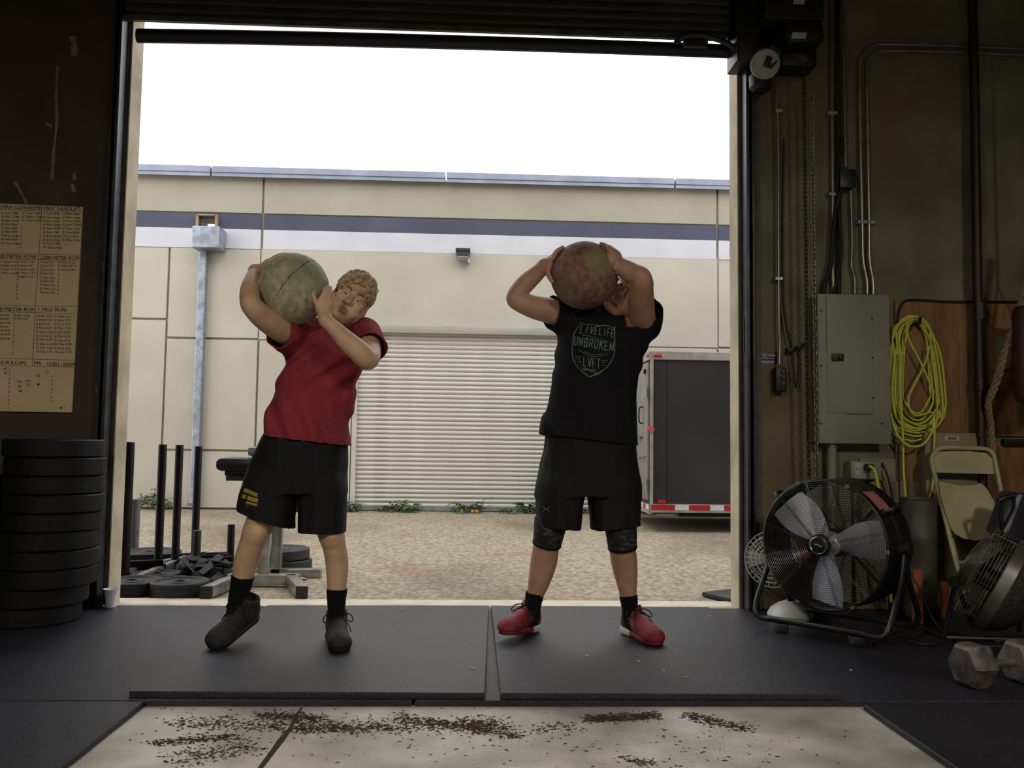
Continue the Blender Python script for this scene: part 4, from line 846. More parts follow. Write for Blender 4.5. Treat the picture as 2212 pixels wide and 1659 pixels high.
c = fc+nf*.03; MB().lathe(c-nf*.01, nf, [(.001, 0), (.052, 0), (.054, .006), (.05, .016), (.04, .02), (.001, .021)], 32, x=xf).build('badge_disc', M_fanb, t)
MB().lathe(c+nf*.0105, nf, [(.0385, 0), (.041, .0015), (.0385, .003), (.037, .0015)], 32, x=xf, closed=True).build('badge_rim', M_chrome, t)
k = MB(); Mb = Matrix((xf, yf, nf)).transposed(); k.box(c+nf*.0125-xf*.006+yf*.004, (.02, .006, .002), Mb); k.box(c+nf*.0125+xf*.012-yf*.002, (.018, .005, .002), Mb); k.build('badge_mark', mat('badge_gold', '#b39a4a', '#9a8238', rough=.5), t, smooth=False)
hub = fc-nf*.07; MB().lathe(hub-nf*.02, nf, [(.001, 0), (.06, 0), (.062, .03), (.045, .045), (.001, .05)], 28).build('hub', M_blade, t)
for an in (2.36, 4.60, .10):
    k = MB(); rings = []
    for q in np.linspace(0, 1, 9):
        r0 = .045+q*.235; wd = (.045+.055*math.sin(min(1, q*1.4)*1.57))*(1-.12*q**4); tw = .62-.32*q
        d_ = xf*math.cos(an)+yf*math.sin(an); s_ = xf*-math.sin(an)+yf*math.cos(an)
        row = []
        for u_ in np.linspace(-1, 1, 7):
            lat = s_*(wd*u_*math.cos(tw))+nf*(wd*u_*math.sin(tw)*.8+.012*(1-u_*u_)); row.append(hub+d_*r0+lat+s_*(.02*q))
        rings.append(row+[v-nf*.003 for v in row[::-1]])
    k.loft(rings); k.build('blade', M_blade, t, angle=50)
mc = fc-nf*(DP-.06); MB().lathe(mc-nf*.05, nf, [(.001, 0), (.06, 0), (.068, .01), (.068, .11), (.05, .13), (.001, .13)], 24).build('motor', M_fanb, t)
k = MB()
for an in (.8, 2.37, 3.94, 5.5):
    d_ = xf*math.cos(an)+yf*math.sin(an); k.bar(mc, mc+d_*(RF-.01), .014, .006)
o_ = k.build('motor_bracket', M_fanb, t); o_['kind'] = 'stuff'
k = MB(); q = fc-xf*.17-yf*.08-nf*(DP-.09); k.box(q, (.05, .028, .012), Mb, bevel=.003); k.build('red_tag', M_red, t)
k = MB(); pts = []
for i in range(9):
    an = .62+i*.045; pts.append(fc-nf*.05+(xf*math.cos(an)+yf*math.sin(an))*(RF+.003))
for i in range(8): k._add([pts[i], pts[i+1], pts[i+1]-nf*.12, pts[i]-nf*.12], [[0, 1, 2, 3]])
k.build('pink_sticker', mat('pink_sticker', '#b5706c', '#9a5c58', rough=.6), t)
for an, nm in ((.55, 'r'), (2.45, 'l')):
    d_ = xf*math.cos(an)+yf*math.sin(an); s_ = nf; c0 = fc+d_*RF-nf*.11
    MB().tube(smooth_path([c0-s_*.05, c0-s_*.05+d_*.035, c0-s_*.02+d_*.055, c0+s_*.02+d_*.055, c0+s_*.05+d_*.035, c0+s_*.05], 4), .011, 8).build('carry_handle', M_blackpl, t)
for an in (1.15, 1.95, -.02, 5.2, 4.3, 3.5):
    d_ = xf*math.cos(an)+yf*math.sin(an); MB().box(fc+d_*(RF+.002)+nf*.002, (.02, .014, .016), Matrix((xf*-math.sin(an)+yf*math.cos(an), d_, nf)).transposed(), bevel=.002).build('clip', M_chrome, t)
pl, pr = fc-xf*(RF+.022)-nf*DP*.5, fc+xf*(RF+.022)-nf*DP*.5
zf = .075
for pv, s_ in ((pl, -1), (pr, 1)):
    k = MB(); fx = pv.x; top = pv; a = Vector((pv.x, pv.y, zf))
    k.tube(smooth_path([top, top+nf*.05+Vector((0, 0, -.14)), a+nf*.17+Vector((0, 0, .06)), a+nf*.19+Vector((0, 0, .0))-xf*s_*.03, a+nf*.19-xf*s_*.12, ], 8), .0135, 10)
    k.tube(smooth_path([top, top-nf*.04+Vector((0, 0, -.14)), a-nf*.15+Vector((0, 0, .06)), a-nf*.17-xf*s_*.04, a-nf*.17-xf*s_*.12], 8), .0135, 10)
    k.build('leg', M_fanb, t)
    MB().cyl(top-xf*s_*.02, top+xf*s_*.03, .03, n=16).build('pivot_knob', M_blackpl, t)
base_l, base_r = Vector((pl.x, pl.y, zf)), Vector((pr.x, pr.y, zf))
MB().tube([base_l+nf*.19+xf*.10, base_r+nf*.19-xf*.10], .0135, 10).build('base_tube', M_fanb, t)
MB().tube([base_l-nf*.17+xf*.10, base_r-nf*.17-xf*.10], .0135, 10).build('base_tube', M_fanb, t)
for q in (.22, .78):
    for sgn in (.19, -.17):
        c = base_l.lerp(base_r, q)+nf*sgn; MB().box((c.x, c.y, .0415), (.06, .05, .04), bevel=.006).build('rubber_foot', M_blackpl, t)

# white pedestal fan lying behind it
t = empty('pedestal_fan', P(1680, 1325, 4.5), 'white desk fan behind the large drum fan, by the door guide', 'fan')
M_wf = mat('white_fan_plastic', '#c9c8c2', '#b5b4ae', rough=.4)
c = P(1668, 1208, 4.50); n_ = Vector((-.55, -.8, .1)).normalized(); xa_ = n_.cross(Vector((0, 0, 1))).normalized(); ya_ = xa_.cross(n_).normalized(); k = MB()
for i in range(6): torus(k, c+n_*(.05*math.cos(i/5*1.5)), xa_, ya_, .03+.115*i/5, .002, 40)
for i in range(6): torus(k, c-n_*(.05*math.cos(i/5*1.5)), xa_, ya_, .03+.115*i/5, .002, 40)
for i in range(30):
    an = 6.28318*i/30; d_ = xa_*math.cos(an)+ya_*math.sin(an)
    for s_ in (1, -1): k.tube([c+n_*(s_*.05*math.cos(q*1.5))+d_*(.03+.115*q) for q in (0, .35, .7, 1.)], .0012, 4)
o_ = k.build('cage', M_wf, t); o_['kind'] = 'stuff'
k = MB(); k.lathe(c-n_*.1, n_, [(.001, 0), (.04, .01), (.045, .06), (.03, .08), (.001, .09)], 20); k.build('motor_cap', M_wf, t)
for q in range(3):
    an = q*2.094; k = MB(); d_ = xa_*math.cos(an)+ya_*math.sin(an); s_ = xa_*-math.sin(an)+ya_*math.cos(an); k.loft([[c+d_*.02-s_*.015, c+d_*.02+s_*.015, c+d_*.02+s_*.015+n_*.003, c+d_*.02-s_*.015+n_*.003], [c+d_*.12-s_*.05-n_*.01, c+d_*.12+s_*.04+n_*.02, c+d_*.12+s_*.04+n_*.023, c+d_*.12-s_*.05-n_*.007]]); k.build('blade', M_wf, t)
b0 = G(1700, 1328, .022); MB().lathe((b0.x, 4.47, .0215), (0, 0, 1), [(.001, 0), (.115, 0), (.118, .015), (.1, .045), (.06, .072), (.025, .085), (.02, .09), (.001, .09)], 36).build('base', M_wf, t)
MB().tube(smooth_path([Vector((b0.x, 4.47, .09)), Vector((b0.x-.01, 4.5, .2)), c-n_*.06-Vector((0, 0, .06)), c-n_*.06], 6), .014, 10).build('stem', M_wf, t)

# second fan at the right, seen from the side
fc2 = P(2128, 1246, 3.95)
t = empty('drum_fan', (fc2.x, fc2.y, .021), 'smaller grey metal fan with ribbed cage in front of the folding chair', 'fan')
n2 = Vector((-.74, .50, .45)).normalized(); x2 = n2.cross(Vector((0, 0, 1))).normalized(); y2 = x2.cross(n2).normalized()
M_fm = mat('fan_metal', '#87857f', '#6b6963', scale=10, rough=.3, metal=.7)
k = MB()
for i in range(17):
    q = i/16; rr_ = .03+.195*q; torus(k, fc2+n2*(.05+.055*math.cos(q*1.5)), x2, y2, rr_, .0018, 56)
for i in range(9): torus(k, fc2+n2*(.05-.014*i), x2, y2, .228, .0022, 56)
for i in range(16):
    an = 6.28318*i/16; d_ = x2*math.cos(an)+y2*math.sin(an); k.tube([fc2+n2*(.05+.055*math.cos(q*1.5))+d_*(.03+.195*q) for q in (0, .3, .6, 1.)]+[fc2-n2*.07+d_*.228], .0018, 4)
o_ = k.build('cage', M_fm, t); o_['kind'] = 'stuff'
MB().lathe(fc2-n2*.10, n2, [(.226, 0), (.232, .0), (.232, .05), (.226, .05)], 56, closed=True).build('band', M_fm, t)
MB().lathe(fc2-n2*.20, n2, [(.001, -.03), (.07, -.025), (.13, .0), (.19, .045), (.226, .10), (.220, .10), (.19, .078), (.10, .03), (.001, .02)], 48).build('rear_shell', mat('perforated_shell', '#6e6c67', '#4d4b47', scale=120, rough=.32, metal=.7, ramp=(.47, .53), detail=1), t)
for q in range(3):
    an = q*2.094+.3; k = MB(); d_ = x2*math.cos(an)+y2*math.sin(an); s_ = x2*-math.sin(an)+y2*math.cos(an); k.loft([[fc2+d_*.03-s_*.03-n2*.01, fc2+d_*.03+s_*.03+n2*.01, fc2+d_*.03+s_*.03+n2*.013, fc2+d_*.03-s_*.03-n2*.007], [fc2+d_*.2-s_*.08-n2*.02, fc2+d_*.2+s_*.07+n2*.03, fc2+d_*.2+s_*.07+n2*.033, fc2+d_*.2-s_*.08-n2*.017]]); k.build('blade', M_fm, t)
MB().cyl(fc2-n2*.12, fc2+n2*.04, .05, n=20).build('motor', M_fanb, t)
pv = P(2064, 1256, 3.9)
MB().cyl(pv-Vector((.02, .02, 0)), pv+Vector((.05, .03, 0)), .026, n=14).build('pivot_knob', M_blackpl, t)
for e in (P(2040, 1390, 3.95), P(2102, 1352, 4.02)):
    e.z = max(e.z, .035); MB().tube([pv, pv.lerp(e, .5), e], .012, 8).build('leg', M_fanb, t)
pv2 = P(2206, 1230, 3.98); e1, e2 = Vector((pv2.x+.02, pv2.y-.08, .035)), Vector((pv2.x+.06, pv2.y+.12, .035))
MB().tube([pv2, e1], .012, 8).build('leg', M_fanb, t); MB().tube([pv2, e2], .012, 8).build('leg', M_fanb, t)
a1 = P(2040, 1390, 3.95); a1.z = .035; MB().tube([a1, e1], .012, 8).build('base_tube', M_fanb, t)
# black case at the edge
c = P(2200, 1122, 4.15); t = empty('equipment_case', (c.x, c.y, .021), 'dark glossy machine with a black frame at the right edge, above the smaller fan', 'machine')
MB().box(c, (.20, .16, .24), (.1, .35, .2), bevel=.035).build('shell', mat('glossy_dark', '#35343a', '#26252a', rough=.22), t)
MB().tube(smooth_path([P(2156, 1082, 4.1), P(2175, 1074, 4.1), P(2215, 1070, 4.1), P(2250, 1072, 4.12)], 5), .013, 8).build('top_bar', M_black, t)
MB().tube([P(2156, 1082, 4.1), P(2166, 1150, 4.1), P(2172, 1200, 4.12)], .011, 8).build('side_bar', M_black, t)
k = MB()
for dx, dy in ((-.06, 0), (.12, .05)): k.tube([c+Vector((dx, dy, -.08)), Vector((c.x+dx*1.4, c.y+dy, .03))], .014, 8)
o_ = k.build('support', M_black, t); o_['kind'] = 'stuff'

# folding chair, folded, leaning at the wall
t = empty('folding_chair', P(2090, 1300, 4.55), 'beige metal folding chair folded and leaning against the wall', 'chair')
M_ch = mat('beige_enamel', '#ada67f', '#9c956f', scale=5, rough=.45)
def Cp(px, py, o_=0.): return P(px, py, 4.56-(py-965)*.0009-o_)
MB().tube(smooth_path([Cp(2092, 1310), Cp(2062, 1200), Cp(2043, 1125), Cp(2024, 1045), Cp(2014, 1005), Cp(2014, 985), Cp(2026, 971), Cp(2046, 967), Cp(2090, 968), Cp(2128, 970), Cp(2144, 980), Cp(2150, 1000), Cp(2163, 1065), Cp(2180, 1140), Cp(2215, 1310)], 6), .012, 10).build('front_frame', M_ch, t)
def curved(name, outline, o_, th, bend):
    k = MB(); n_ = len(outline); cx_ = sum(p[0] for p in outline)/n_; w_ = max(abs(p[0]-cx_) for p in outline)
    fr, bk_ = [], []
    for p_ in outline:
        q = Cp(p_[0], p_[1], o_); q.y += bend*(1-((p_[0]-cx_)/w_)**2); fr.append(q); bk_.append(q+Vector((0, th, 0)))
    cc = Cp(cx_, sum(p[1] for p in outline)/n_, o_); cc.y += bend
    k._add([cc]+fr, [[0, 1+i, 1+(i+1) % n_] for i in range(n_)]); k._add([cc+Vector((0, th, 0))]+bk_, [[0, 1+(i+1) % n_, 1+i] for i in range(n_)])
    k._add(fr+bk_, [[i, (i+1) % n_, n_+(i+1) % n_, n_+i] for i in range(n_)]); return k.build(name, M_ch, t, angle=40)
curved('backrest', [(2018, 985), (2030, 976), (2060, 974), (2100, 975), (2132, 978), (2143, 990), (2148, 1024), (2100, 1023), (2060, 1022), (2024, 1021), (2019, 1003)], .006, .005, .02)
curved('seat', [(2028, 1040), (2050, 1044), (2080, 1050), (2105, 1048), (2122, 1044), (2134, 1056), (2148, 1082), (2158, 1115), (2163, 1150), (2150, 1165), (2110, 1168), (2085, 1164), (2066, 1154), (2056, 1140), (2045, 1112), (2033, 1072)], .03, .012, .012)
MB().tube(smooth_path([Cp(2046, 1120, -.04), Cp(2056, 1165, -.04), Cp(2072, 1230, -.04), Cp(2092, 1300, -.04)], 4), .011, 8).build('rear_leg', M_ch, t)
MB().tube(smooth_path([Cp(2158, 1120, -.04), Cp(2172, 1165, -.04), Cp(2190, 1230, -.04), Cp(2212, 1300, -.04)], 4), .011, 8).build('rear_leg', M_ch, t)
MB().tube([Cp(2062, 1215), Cp(2190, 1215)], .009, 8).build('stretcher', M_ch, t)
# grey bin and orange boards behind the fans
c = G(1985, 1345, .021); c.y = 4.50; c.x = P(1986, 1200, 4.5).x
t = empty('metal_bin', (c.x, c.y, .021), 'tall grey metal bin standing behind the drum fan, under the yellow cord', 'bin')
hz2 = P(1986, 1082, 4.4).z-.021
MB().lathe((c.x, c.y, .021), (0, 0, 1), [(.001, 0), (.075, 0), (.08, .01), (.083, hz2*.3), (.086, hz2*.32), (.084, hz2*.34), (.087, hz2*.66), (.090, hz2*.68), (.088, hz2*.7), (.091, hz2), (.096, hz2+.005), (.091, hz2+.01), (.085, hz2), (.072, .02), (.001, .02)], 36).build('bin_body', mat('bin_metal', '#5c5a4e', '#48463b', scale=6, rough=.55, metal=.3), t)
for px, lab, w_ in ((1957, 'orange board edge leaning behind the legs of the large drum fan', .045), (2040, 'short orange board standing by the foot of the smaller fan', .035)):
    a = P(px, 1235, 4.44); z1_ = P(px, 1222 if px < 2000 else 1256, 4.44).z; tag(MB().box((a.x, 4.44 if px > 2000 else 4.33, (z1_+.0215)/2), (w_, .03, z1_-.0215), bevel=.003).build('orange_board', mat('faded_orange_board', '#a35b36', '#864626', scale=6, rough=.7), origin=(a.x, 4.44, .0215)), lab, 'board')
k = None
t = empty('tarpaulin', P(2000, 1340, 4.6), 'pale drop cloth hanging low against the wall behind the fans', 'cloth')
k = MB(); rows_ = []
for j in range(9):
    q = j/8; row = []
    for i in range(40):
        px = 1850+i*4.2; a = P(px, 1110, 4.66); row.append(Vector((a.x, 4.685+.012*math.sin(i*1.1)+.01*math.sin(i*.47+j*.6), .7*(1-q)+.022)))
    rows_.append(row)
vs = [v for r_ in rows_ for v in r_]; k._add(vs, [[j*40+i, j*40+i+1, (j+1)*40+i+1, (j+1)*40+i] for j in range(8) for i in range(39)]); k.build('sheet', mat('drop_cloth', '#7d735a', '#675e48', scale=5, rough=.9), t)
# cables on the floor at right
for i, (pts, lab) in enumerate((([(1880, 1392), (1950, 1372), (2030, 1362), (2090, 1370), (2160, 1385), (2230, 1372)], 'dark cable lying on the mat in front of the smaller fan'), ([(1985, 1352), (2040, 1376), (2110, 1394), (2180, 1398), (2240, 1402)], 'second dark cable on the mat at the right edge'), ([(1950, 1345), (1990, 1365), (1960, 1382), (2010, 1392), (2060, 1380)], 'loose dark cord end on the mat between the two fans'))):
    cord('floor_cable', [G(px, py, .028) for px, py in pts], .006, M_dcab, lab, 'cable')
cord('floor_cable', [P(1968, 1240, 4.3), P(1990, 1280, 4.25), P(2015, 1335, 4.15), G(2035, 1362, .028)], .004, M_maroon, 'thin reddish cable sloping down to the floor between the fans', 'cable')

# hex dumbbell
c = G(2122, 1489, .021); c.y += .04; ax = Vector((1, .22, 0)).normalized(); hr = .088
t = empty('hex_dumbbell', (c.x+.1, c.y, .021), 'worn hexagonal dumbbell lying on the mat in the lower right corner', 'dumbbell')
M_db = mat('worn_iron', '#6d6561', '#3f3a38', scale=16, rough=.55, metal=.3, bump=.3, c3='#8f8782', s3=7, t3=(.5, .7))
up_ = Vector((0, 0, 1)); sd_ = ax.cross(up_)
def hexhead(o_, s_):
    rings = []
    for (d_, rr_) in ((0, .80), (.012, .94), (.03, 1.), (.075, 1.), (.093, .94), (.105, .82)):
        rings.append([o_+ax*(d_*s_)+(sd_*math.cos(math.pi/3*i)+up_*math.sin(math.pi/3*i))*(hr*rr_) for i in range(6)])
    return MB().loft(rings)
h0 = Vector((c.x-.055, c.y, .021+hr*.866)); hexhead(h0, 1).build('head', M_db, t, angle=20)
MB().tube([h0+ax*q for q in (.10, .125, .17, .215, .24)], [.013, .015, .0175, .015, .013], 16).build('handle', M_chrome, t)
hexhead(h0+ax*.235, 1).build('head', M_db, t, angle=20)
# ------------------------------------------------------------------ implicit-surface modelling
V3 = lambda v: np.array([v[0], v[1], v[2]], dtype=np.float64)
class Vol:
    def __init__(s, lo, hi, h):
        s.h = h; s.lo = V3(lo); n = np.ceil((V3(hi)-s.lo)/h).astype(int)+1
        s.ax = [(s.lo[i]+np.arange(n[i])*h).astype(np.float32) for i in range(3)]
        s.D = np.full(tuple(n), .2, np.float32)
    def sub(s, lo, hi, m):
        sl = []
        for i in range(3):
            a = int(max(0, np.floor((lo[i]-m-s.lo[i])/s.h))); b = int(min(len(s.ax[i]), np.ceil((hi[i]+m-s.lo[i])/s.h)+1))
            if b <= a: return None
            sl.append(slice(a, b))
        x = s.ax[0][sl[0]][:, None, None]; y = s.ax[1][sl[1]][None, :, None]; z = s.ax[2][sl[2]][None, None, :]
        return tuple(sl), x, y, z
    def mix(s, sl, d, k, mode):
        A = s.D[sl]
        if mode == 'u':
            if k <= 0: s.D[sl] = np.minimum(A, d)
            else:
                hh = np.maximum(k-np.abs(A-d), 0)/k; s.D[sl] = np.minimum(A, d)-hh*hh*k*.25
        else:
            d = -d
            if k <= 0: s.D[sl] = np.maximum(A, d)
            else:
                hh = np.maximum(k-np.abs(A-d), 0)/k; s.D[sl] = np.maximum(A, d)+hh*hh*k*.25
        return s
    def cone(s, a, b, ra, rb=None, k=.015, mode='u', flat=None):
        a = V3(a); b = V3(b); rb = ra if rb is None else rb; r = max(ra, rb)
        q = s.sub(np.minimum(a, b)-r, np.maximum(a, b)+r, k+s.h*3+getattr(s, 'pad', 0))
        if q is None: return s
        sl, x, y, z = q; ba = b-a; L = max(ba @ ba, 1e-12)
        t = np.clip(((x-a[0])*ba[0]+(y-a[1])*ba[1]+(z-a[2])*ba[2])/L, 0, 1)
        dx = x-a[0]-t*ba[0]; dy = y-a[1]-t*ba[1]; dz = z-a[2]-t*ba[2]; f_ = 1.
        if flat is not None:
            n, f_ = V3(flat[0]), flat[1]; n = n/np.linalg.norm(n); w_ = (dx*n[0]+dy*n[1]+dz*n[2])*(1/f_-1); dx = dx+w_*n[0]; dy = dy+w_*n[1]; dz = dz+w_*n[2]
        d = np.sqrt(dx*dx+dy*dy+dz*dz)-(ra+(rb-ra)*t)
        if flat is not None: d = d*min(1, (1+f_)/2)
        return s.mix(sl, d.astype(np.float32), k, mode)
    def chain(s, pts, k=.015, flat=None, mode='u', res=5):
        if len(pts) < 3:
            (a, ra), (b, rb) = pts; return s.cone(a, b, ra, rb, k, mode, flat)
        pp = smooth_path([Vector(p) for p, r in pts], res); n = len(pts); rs = np.interp(np.linspace(0, n-1, len(pp)), range(n), [r for p, r in pts])
        rs = np.concatenate([rs[:2], np.convolve(rs, [.2]*5, 'valid'), rs[-2:]])
        A = np.array([list(p) for p in pp]); r = rs.max(); q = s.sub(A.min(0)-r, A.max(0)+r, k+s.h*3)
        if q is None: return s
        t = Vol.__new__(Vol); t.h = s.h; t.ax = [s.ax[i][q[0][i]] for i in range(3)]; t.lo = V3([a[0] for a in t.ax]); t.D = np.full([len(a) for a in t.ax], .2, np.float32); t.pad = k+.006
        for i in range(len(pp)-1): t.cone(pp[i], pp[i+1], float(rs[i]), float(rs[i+1]), 0, 'u', flat)
        return s.mix(q[0], t.D, k, mode)
    def ell(s, c, rad, M=None, k=.012, mode='u'):
        c = V3(c); M = np.eye(3) if M is None else np.array(M, float)   # columns = local axes
        rad = np.array(rad, float); r = rad.max()
        q = s.sub(c-r, c+r, k+s.h*3)
        if q is None: return s
        sl, x, y, z = q; dx, dy, dz = x-c[0], y-c[1], z-c[2]
        L = [(dx*M[0, i]+dy*M[1, i]+dz*M[2, i])/rad[i] for i in range(3)]
        k0 = np.sqrt(L[0]**2+L[1]**2+L[2]**2); k1 = np.sqrt((L[0]/rad[0])**2+(L[1]/rad[1])**2+(L[2]/rad[2])**2)+1e-9
        return s.mix(sl, (k0*(k0-1)/k1).astype(np.float32), k, mode)
    def loft(s, secs, k=.02, pw=2.2, mode='u', cap=.02):
        """secs: (z, cx, cy, a, b), any order"""
        S_ = sorted([tuple(map(float, q)) for q in secs]); zs = np.array([q[0] for q in S_]); zz = np.linspace(zs[0], zs[-1], 80)
        C = []
        for i in range(1, 5):
            v = np.interp(zz, zs, [q[i] for q in S_])
            for _ in range(3): v = np.concatenate([[v[0]], np.convolve(v, [1/7]*7, 'same')[1:-1], [v[-1]]]) if False else np.concatenate([v[:3], np.convolve(v, [1/7]*7, 'valid'), v[-3:]])
            C.append(v)
        m = max(max(q[3], q[4]) for q in S_)
        lo = (min(q[1]-q[3] for q in S_), min(q[2]-q[4] for q in S_), zs[0]); hi = (max(q[1]+q[3] for q in S_), max(q[2]+q[4] for q in S_), zs[-1])
        q = s.sub(lo, hi, k+s.h*3)
        if q is None: return s
        sl, x, y, z = q; zr = z.ravel(); f = [np.interp(zr, zz, c)[None, None, :] for c in C]
        rr = (np.abs((x-f[0])/f[2])**pw+np.abs((y-f[1])/f[3])**pw)**(1/pw)
        d = (rr-1)*np.minimum(f[2], f[3])
        e = np.maximum(zs[0]-z, z-zs[-1]); d = np.maximum(d, e)
        return s.mix(sl, d.astype(np.float32), k, mode)
    def plane(s, p, n, lo=None, hi=None, keep=True):
        """cut away the side the normal points to"""
        p = V3(p); n = V3(n); n = n/np.linalg.norm(n)
        if lo is None: q = (tuple(slice(0, len(a)) for a in s.ax), s.ax[0][:, None, None], s.ax[1][None, :, None], s.ax[2][None, None, :])
        else: q = s.sub(lo, hi, 0)
        sl, x, y, z = q; d = (x-p[0])*n[0]+(y-p[1])*n[1]+(z-p[2])*n[2]
        s.D[sl] = np.maximum(s.D[sl], d.astype(np.float32)); return s
    def warp(s, fn):
        """add fn(x, y, z) near the surface"""
        m = np.abs(s.D) < .05; I = np.argwhere(m); x = s.ax[0][I[:, 0]]; y = s.ax[1][I[:, 1]]; z = s.ax[2][I[:, 2]]
        s.D[m] += fn(x, y, z).astype(np.float32); return s
    def shell(s, t): s.D = np.maximum(s.D, -(s.D+t)); return s
    def mesh(s, name, mats, parent, pick=None, smooth_it=1):
        D = s.D; h = s.h
        D[0] = D[-1] = .1; D[:, 0] = D[:, -1] = .1; D[:, :, 0] = D[:, :, -1] = .1
        sg = D < 0
        cnt = np.zeros(tuple(n-1 for n in D.shape), np.uint8)
        for a in (0, 1):
            for b in (0, 1):
                for c in (0, 1): cnt += sg[a:D.shape[0]-1+a, b:D.shape[1]-1+b, c:D.shape[2]-1+c]
        m = (cnt > 0) & (cnt < 8); I = np.argwhere(m); vid = np.full(cnt.shape, -1, np.int32); vid[m] = np.arange(len(I), dtype=np.int32)
        cv = {}
        for a in (0, 1):
            for b in (0, 1):
                for c in (0, 1): cv[a, b, c] = D[I[:, 0]+a, I[:, 1]+b, I[:, 2]+c]
        acc = np.zeros((len(I), 3)); num = np.zeros(len(I))
        for p0 in cv:
            for ax_ in range(3):
                if p0[ax_]: continue
                p1 = list(p0); p1[ax_] = 1; p1 = tuple(p1); u, v = cv[p0], cv[p1]; cr = (u < 0) != (v < 0)
                t = np.where(cr, u/np.where(cr, u-v, 1), 0)
                pt = np.array(p0, float)[None, :]+np.zeros((len(I), 3)); pt[:, ax_] = t
                acc += pt*cr[:, None]; num += cr
        V = s.lo+(I+acc/num[:, None])*h
        Fs = []
        for ax_ in range(3):
            A = [slice(None)]*3; B = [slice(None)]*3; A[ax_] = slice(0, -1); B[ax_] = slice(1, None)
            e = sg[tuple(A)] != sg[tuple(B)]; E_ = np.argwhere(e); o1, o2 = [(1, 2), (2, 0), (0, 1)][ax_]
            ok = (E_[:, o1] > 0) & (E_[:, o2] > 0) & (E_[:, o1] < D.shape[o1]-1) & (E_[:, o2] < D.shape[o2]-1); E_ = E_[ok]
            ins = sg[tuple(E_.T)]
            q = []
            for (d1, d2) in ((1, 1), (0, 1), (0, 0), (1, 0)):
                c = E_.copy(); c[:, o1] -= d1; c[:, o2] -= d2; q.append(vid[tuple(c.T)])
            q = np.stack(q, 1); q[~ins] = q[~ins][:, ::-1]; Fs.append(q)
        Fq = np.concatenate(Fs)
        # light smoothing along mesh edges
        for _ in range(smooth_it):
            acc = np.zeros_like(V); n_ = np.zeros(len(V))
            for i in range(4):
                a, b = Fq[:, i], Fq[:, (i+1) % 4]
                for q in range(3): acc[:, q] += np.bincount(a, V[b, q], len(V))+np.bincount(b, V[a, q], len(V))
                n_ += np.bincount(a, minlength=len(V))+np.bincount(b, minlength=len(V))
            V = V*.5+.5*acc/np.maximum(n_, 1)[:, None]
        base = worldloc(parent) if parent else Vector((0, 0, 0))
        me = bpy.data.meshes.new(name); me.vertices.add(len(V)); me.vertices.foreach_set('co', (V-V3(base)).astype(np.float32).ravel())
        me.loops.add(Fq.size); me.loops.foreach_set('vertex_index', Fq.astype(np.int32).ravel())
        me.polygons.add(len(Fq)); me.polygons.foreach_set('loop_start', np.arange(0, Fq.size, 4, dtype=np.int32))
        for m_ in (mats if isinstance(mats, (list, tuple)) else [mats]): me.materials.append(m_)
        if pick is not None: me.polygons.foreach_set('material_index', pick(V[Fq].mean(1)).astype(np.int32))
        me.update(calc_edges=True); me.polygons.foreach_set('use_smooth', [True]*len(Fq)); me.validate()
        o = bpy.data.objects.new(name, me); COL.objects.link(o)
        if parent: o.parent = parent
        return o
def sn(x, y, z, f, seed):
    """cheap smooth noise: summed warped sines"""
    r_ = np.random.RandomState(seed); v = 0
    for i in range(5):
        k_ = r_.normal(size=3); k_ = k_/np.linalg.norm(k_)*f*(.6+.3*i); v = v+np.sin(x*k_[0]+y*k_[1]+z*k_[2]+r_.uniform(0, 6.28)+1.3*np.sin(x*k_[1]*.7-z*k_[0]*.7))/(1+.5*i)
    return v/2.6

# ------------------------------------------------------------------ materials of the figures
def skinmat(name, c1, c2): 
    M = mat(name, c1, c2, scale=14, rough=.5, bump=.06, bscale=300, spec=.4); b_ = M.node_tree.nodes['Principled BSDF']
    b_.inputs['Subsurface Weight'].default_value = .0; return M
M_skA = skinmat('fair_skin', '#cfab8b', '#c09a79'); M_skB = skinmat('ruddy_skin', '#b98f79', '#a97f6a')
M_lipA = skinmat('lip_skin', '#b87f6c', '#ab7462'); M_nail = skinmat('nail', '#c39a84', '#b88f78')
M_redsh = mat('faded_red_cotton', '#8a363f', '#792d36', scale=60, rough=.95, bump=.15, bscale=500, c3='#97343c', s3=5, t3=(.45, .7), spec=.2)
M_blksh = mat('black_cotton', '#1b1b1f', '#141417', scale=60, rough=.95, bump=.15, bscale=500, spec=.2)
M_shorts = mat('black_shorts_fabric', '#0d0d0f', '#121215', scale=60, rough=.8, bump=.1, bscale=500, spec=.3)
M_sock = mat('black_sock', '#0c0c0e', '#131315', scale=90, rough=.95, bump=.4, bscale=400, spec=.2)
M_blond = mat('curly_blond_hair', '#c9ae86', '#7d6340', scale=70, rough=.6, bump=.5, bscale=220)
M_grizz = mat('short_grizzled_hair', '#6f6556', '#3d352b', scale=160, rough=.8, bump=.6, bscale=500)
M_brow = mat('brow_hair', '#7d6040', '#6a5034', scale=90, rough=.8)
M_eyew = mat('eye_white', '#cfc8c0', '#c0b8b0', rough=.25); M_eyed = mat('eye_dark', '#1a120e', '#120c09', rough=.2)

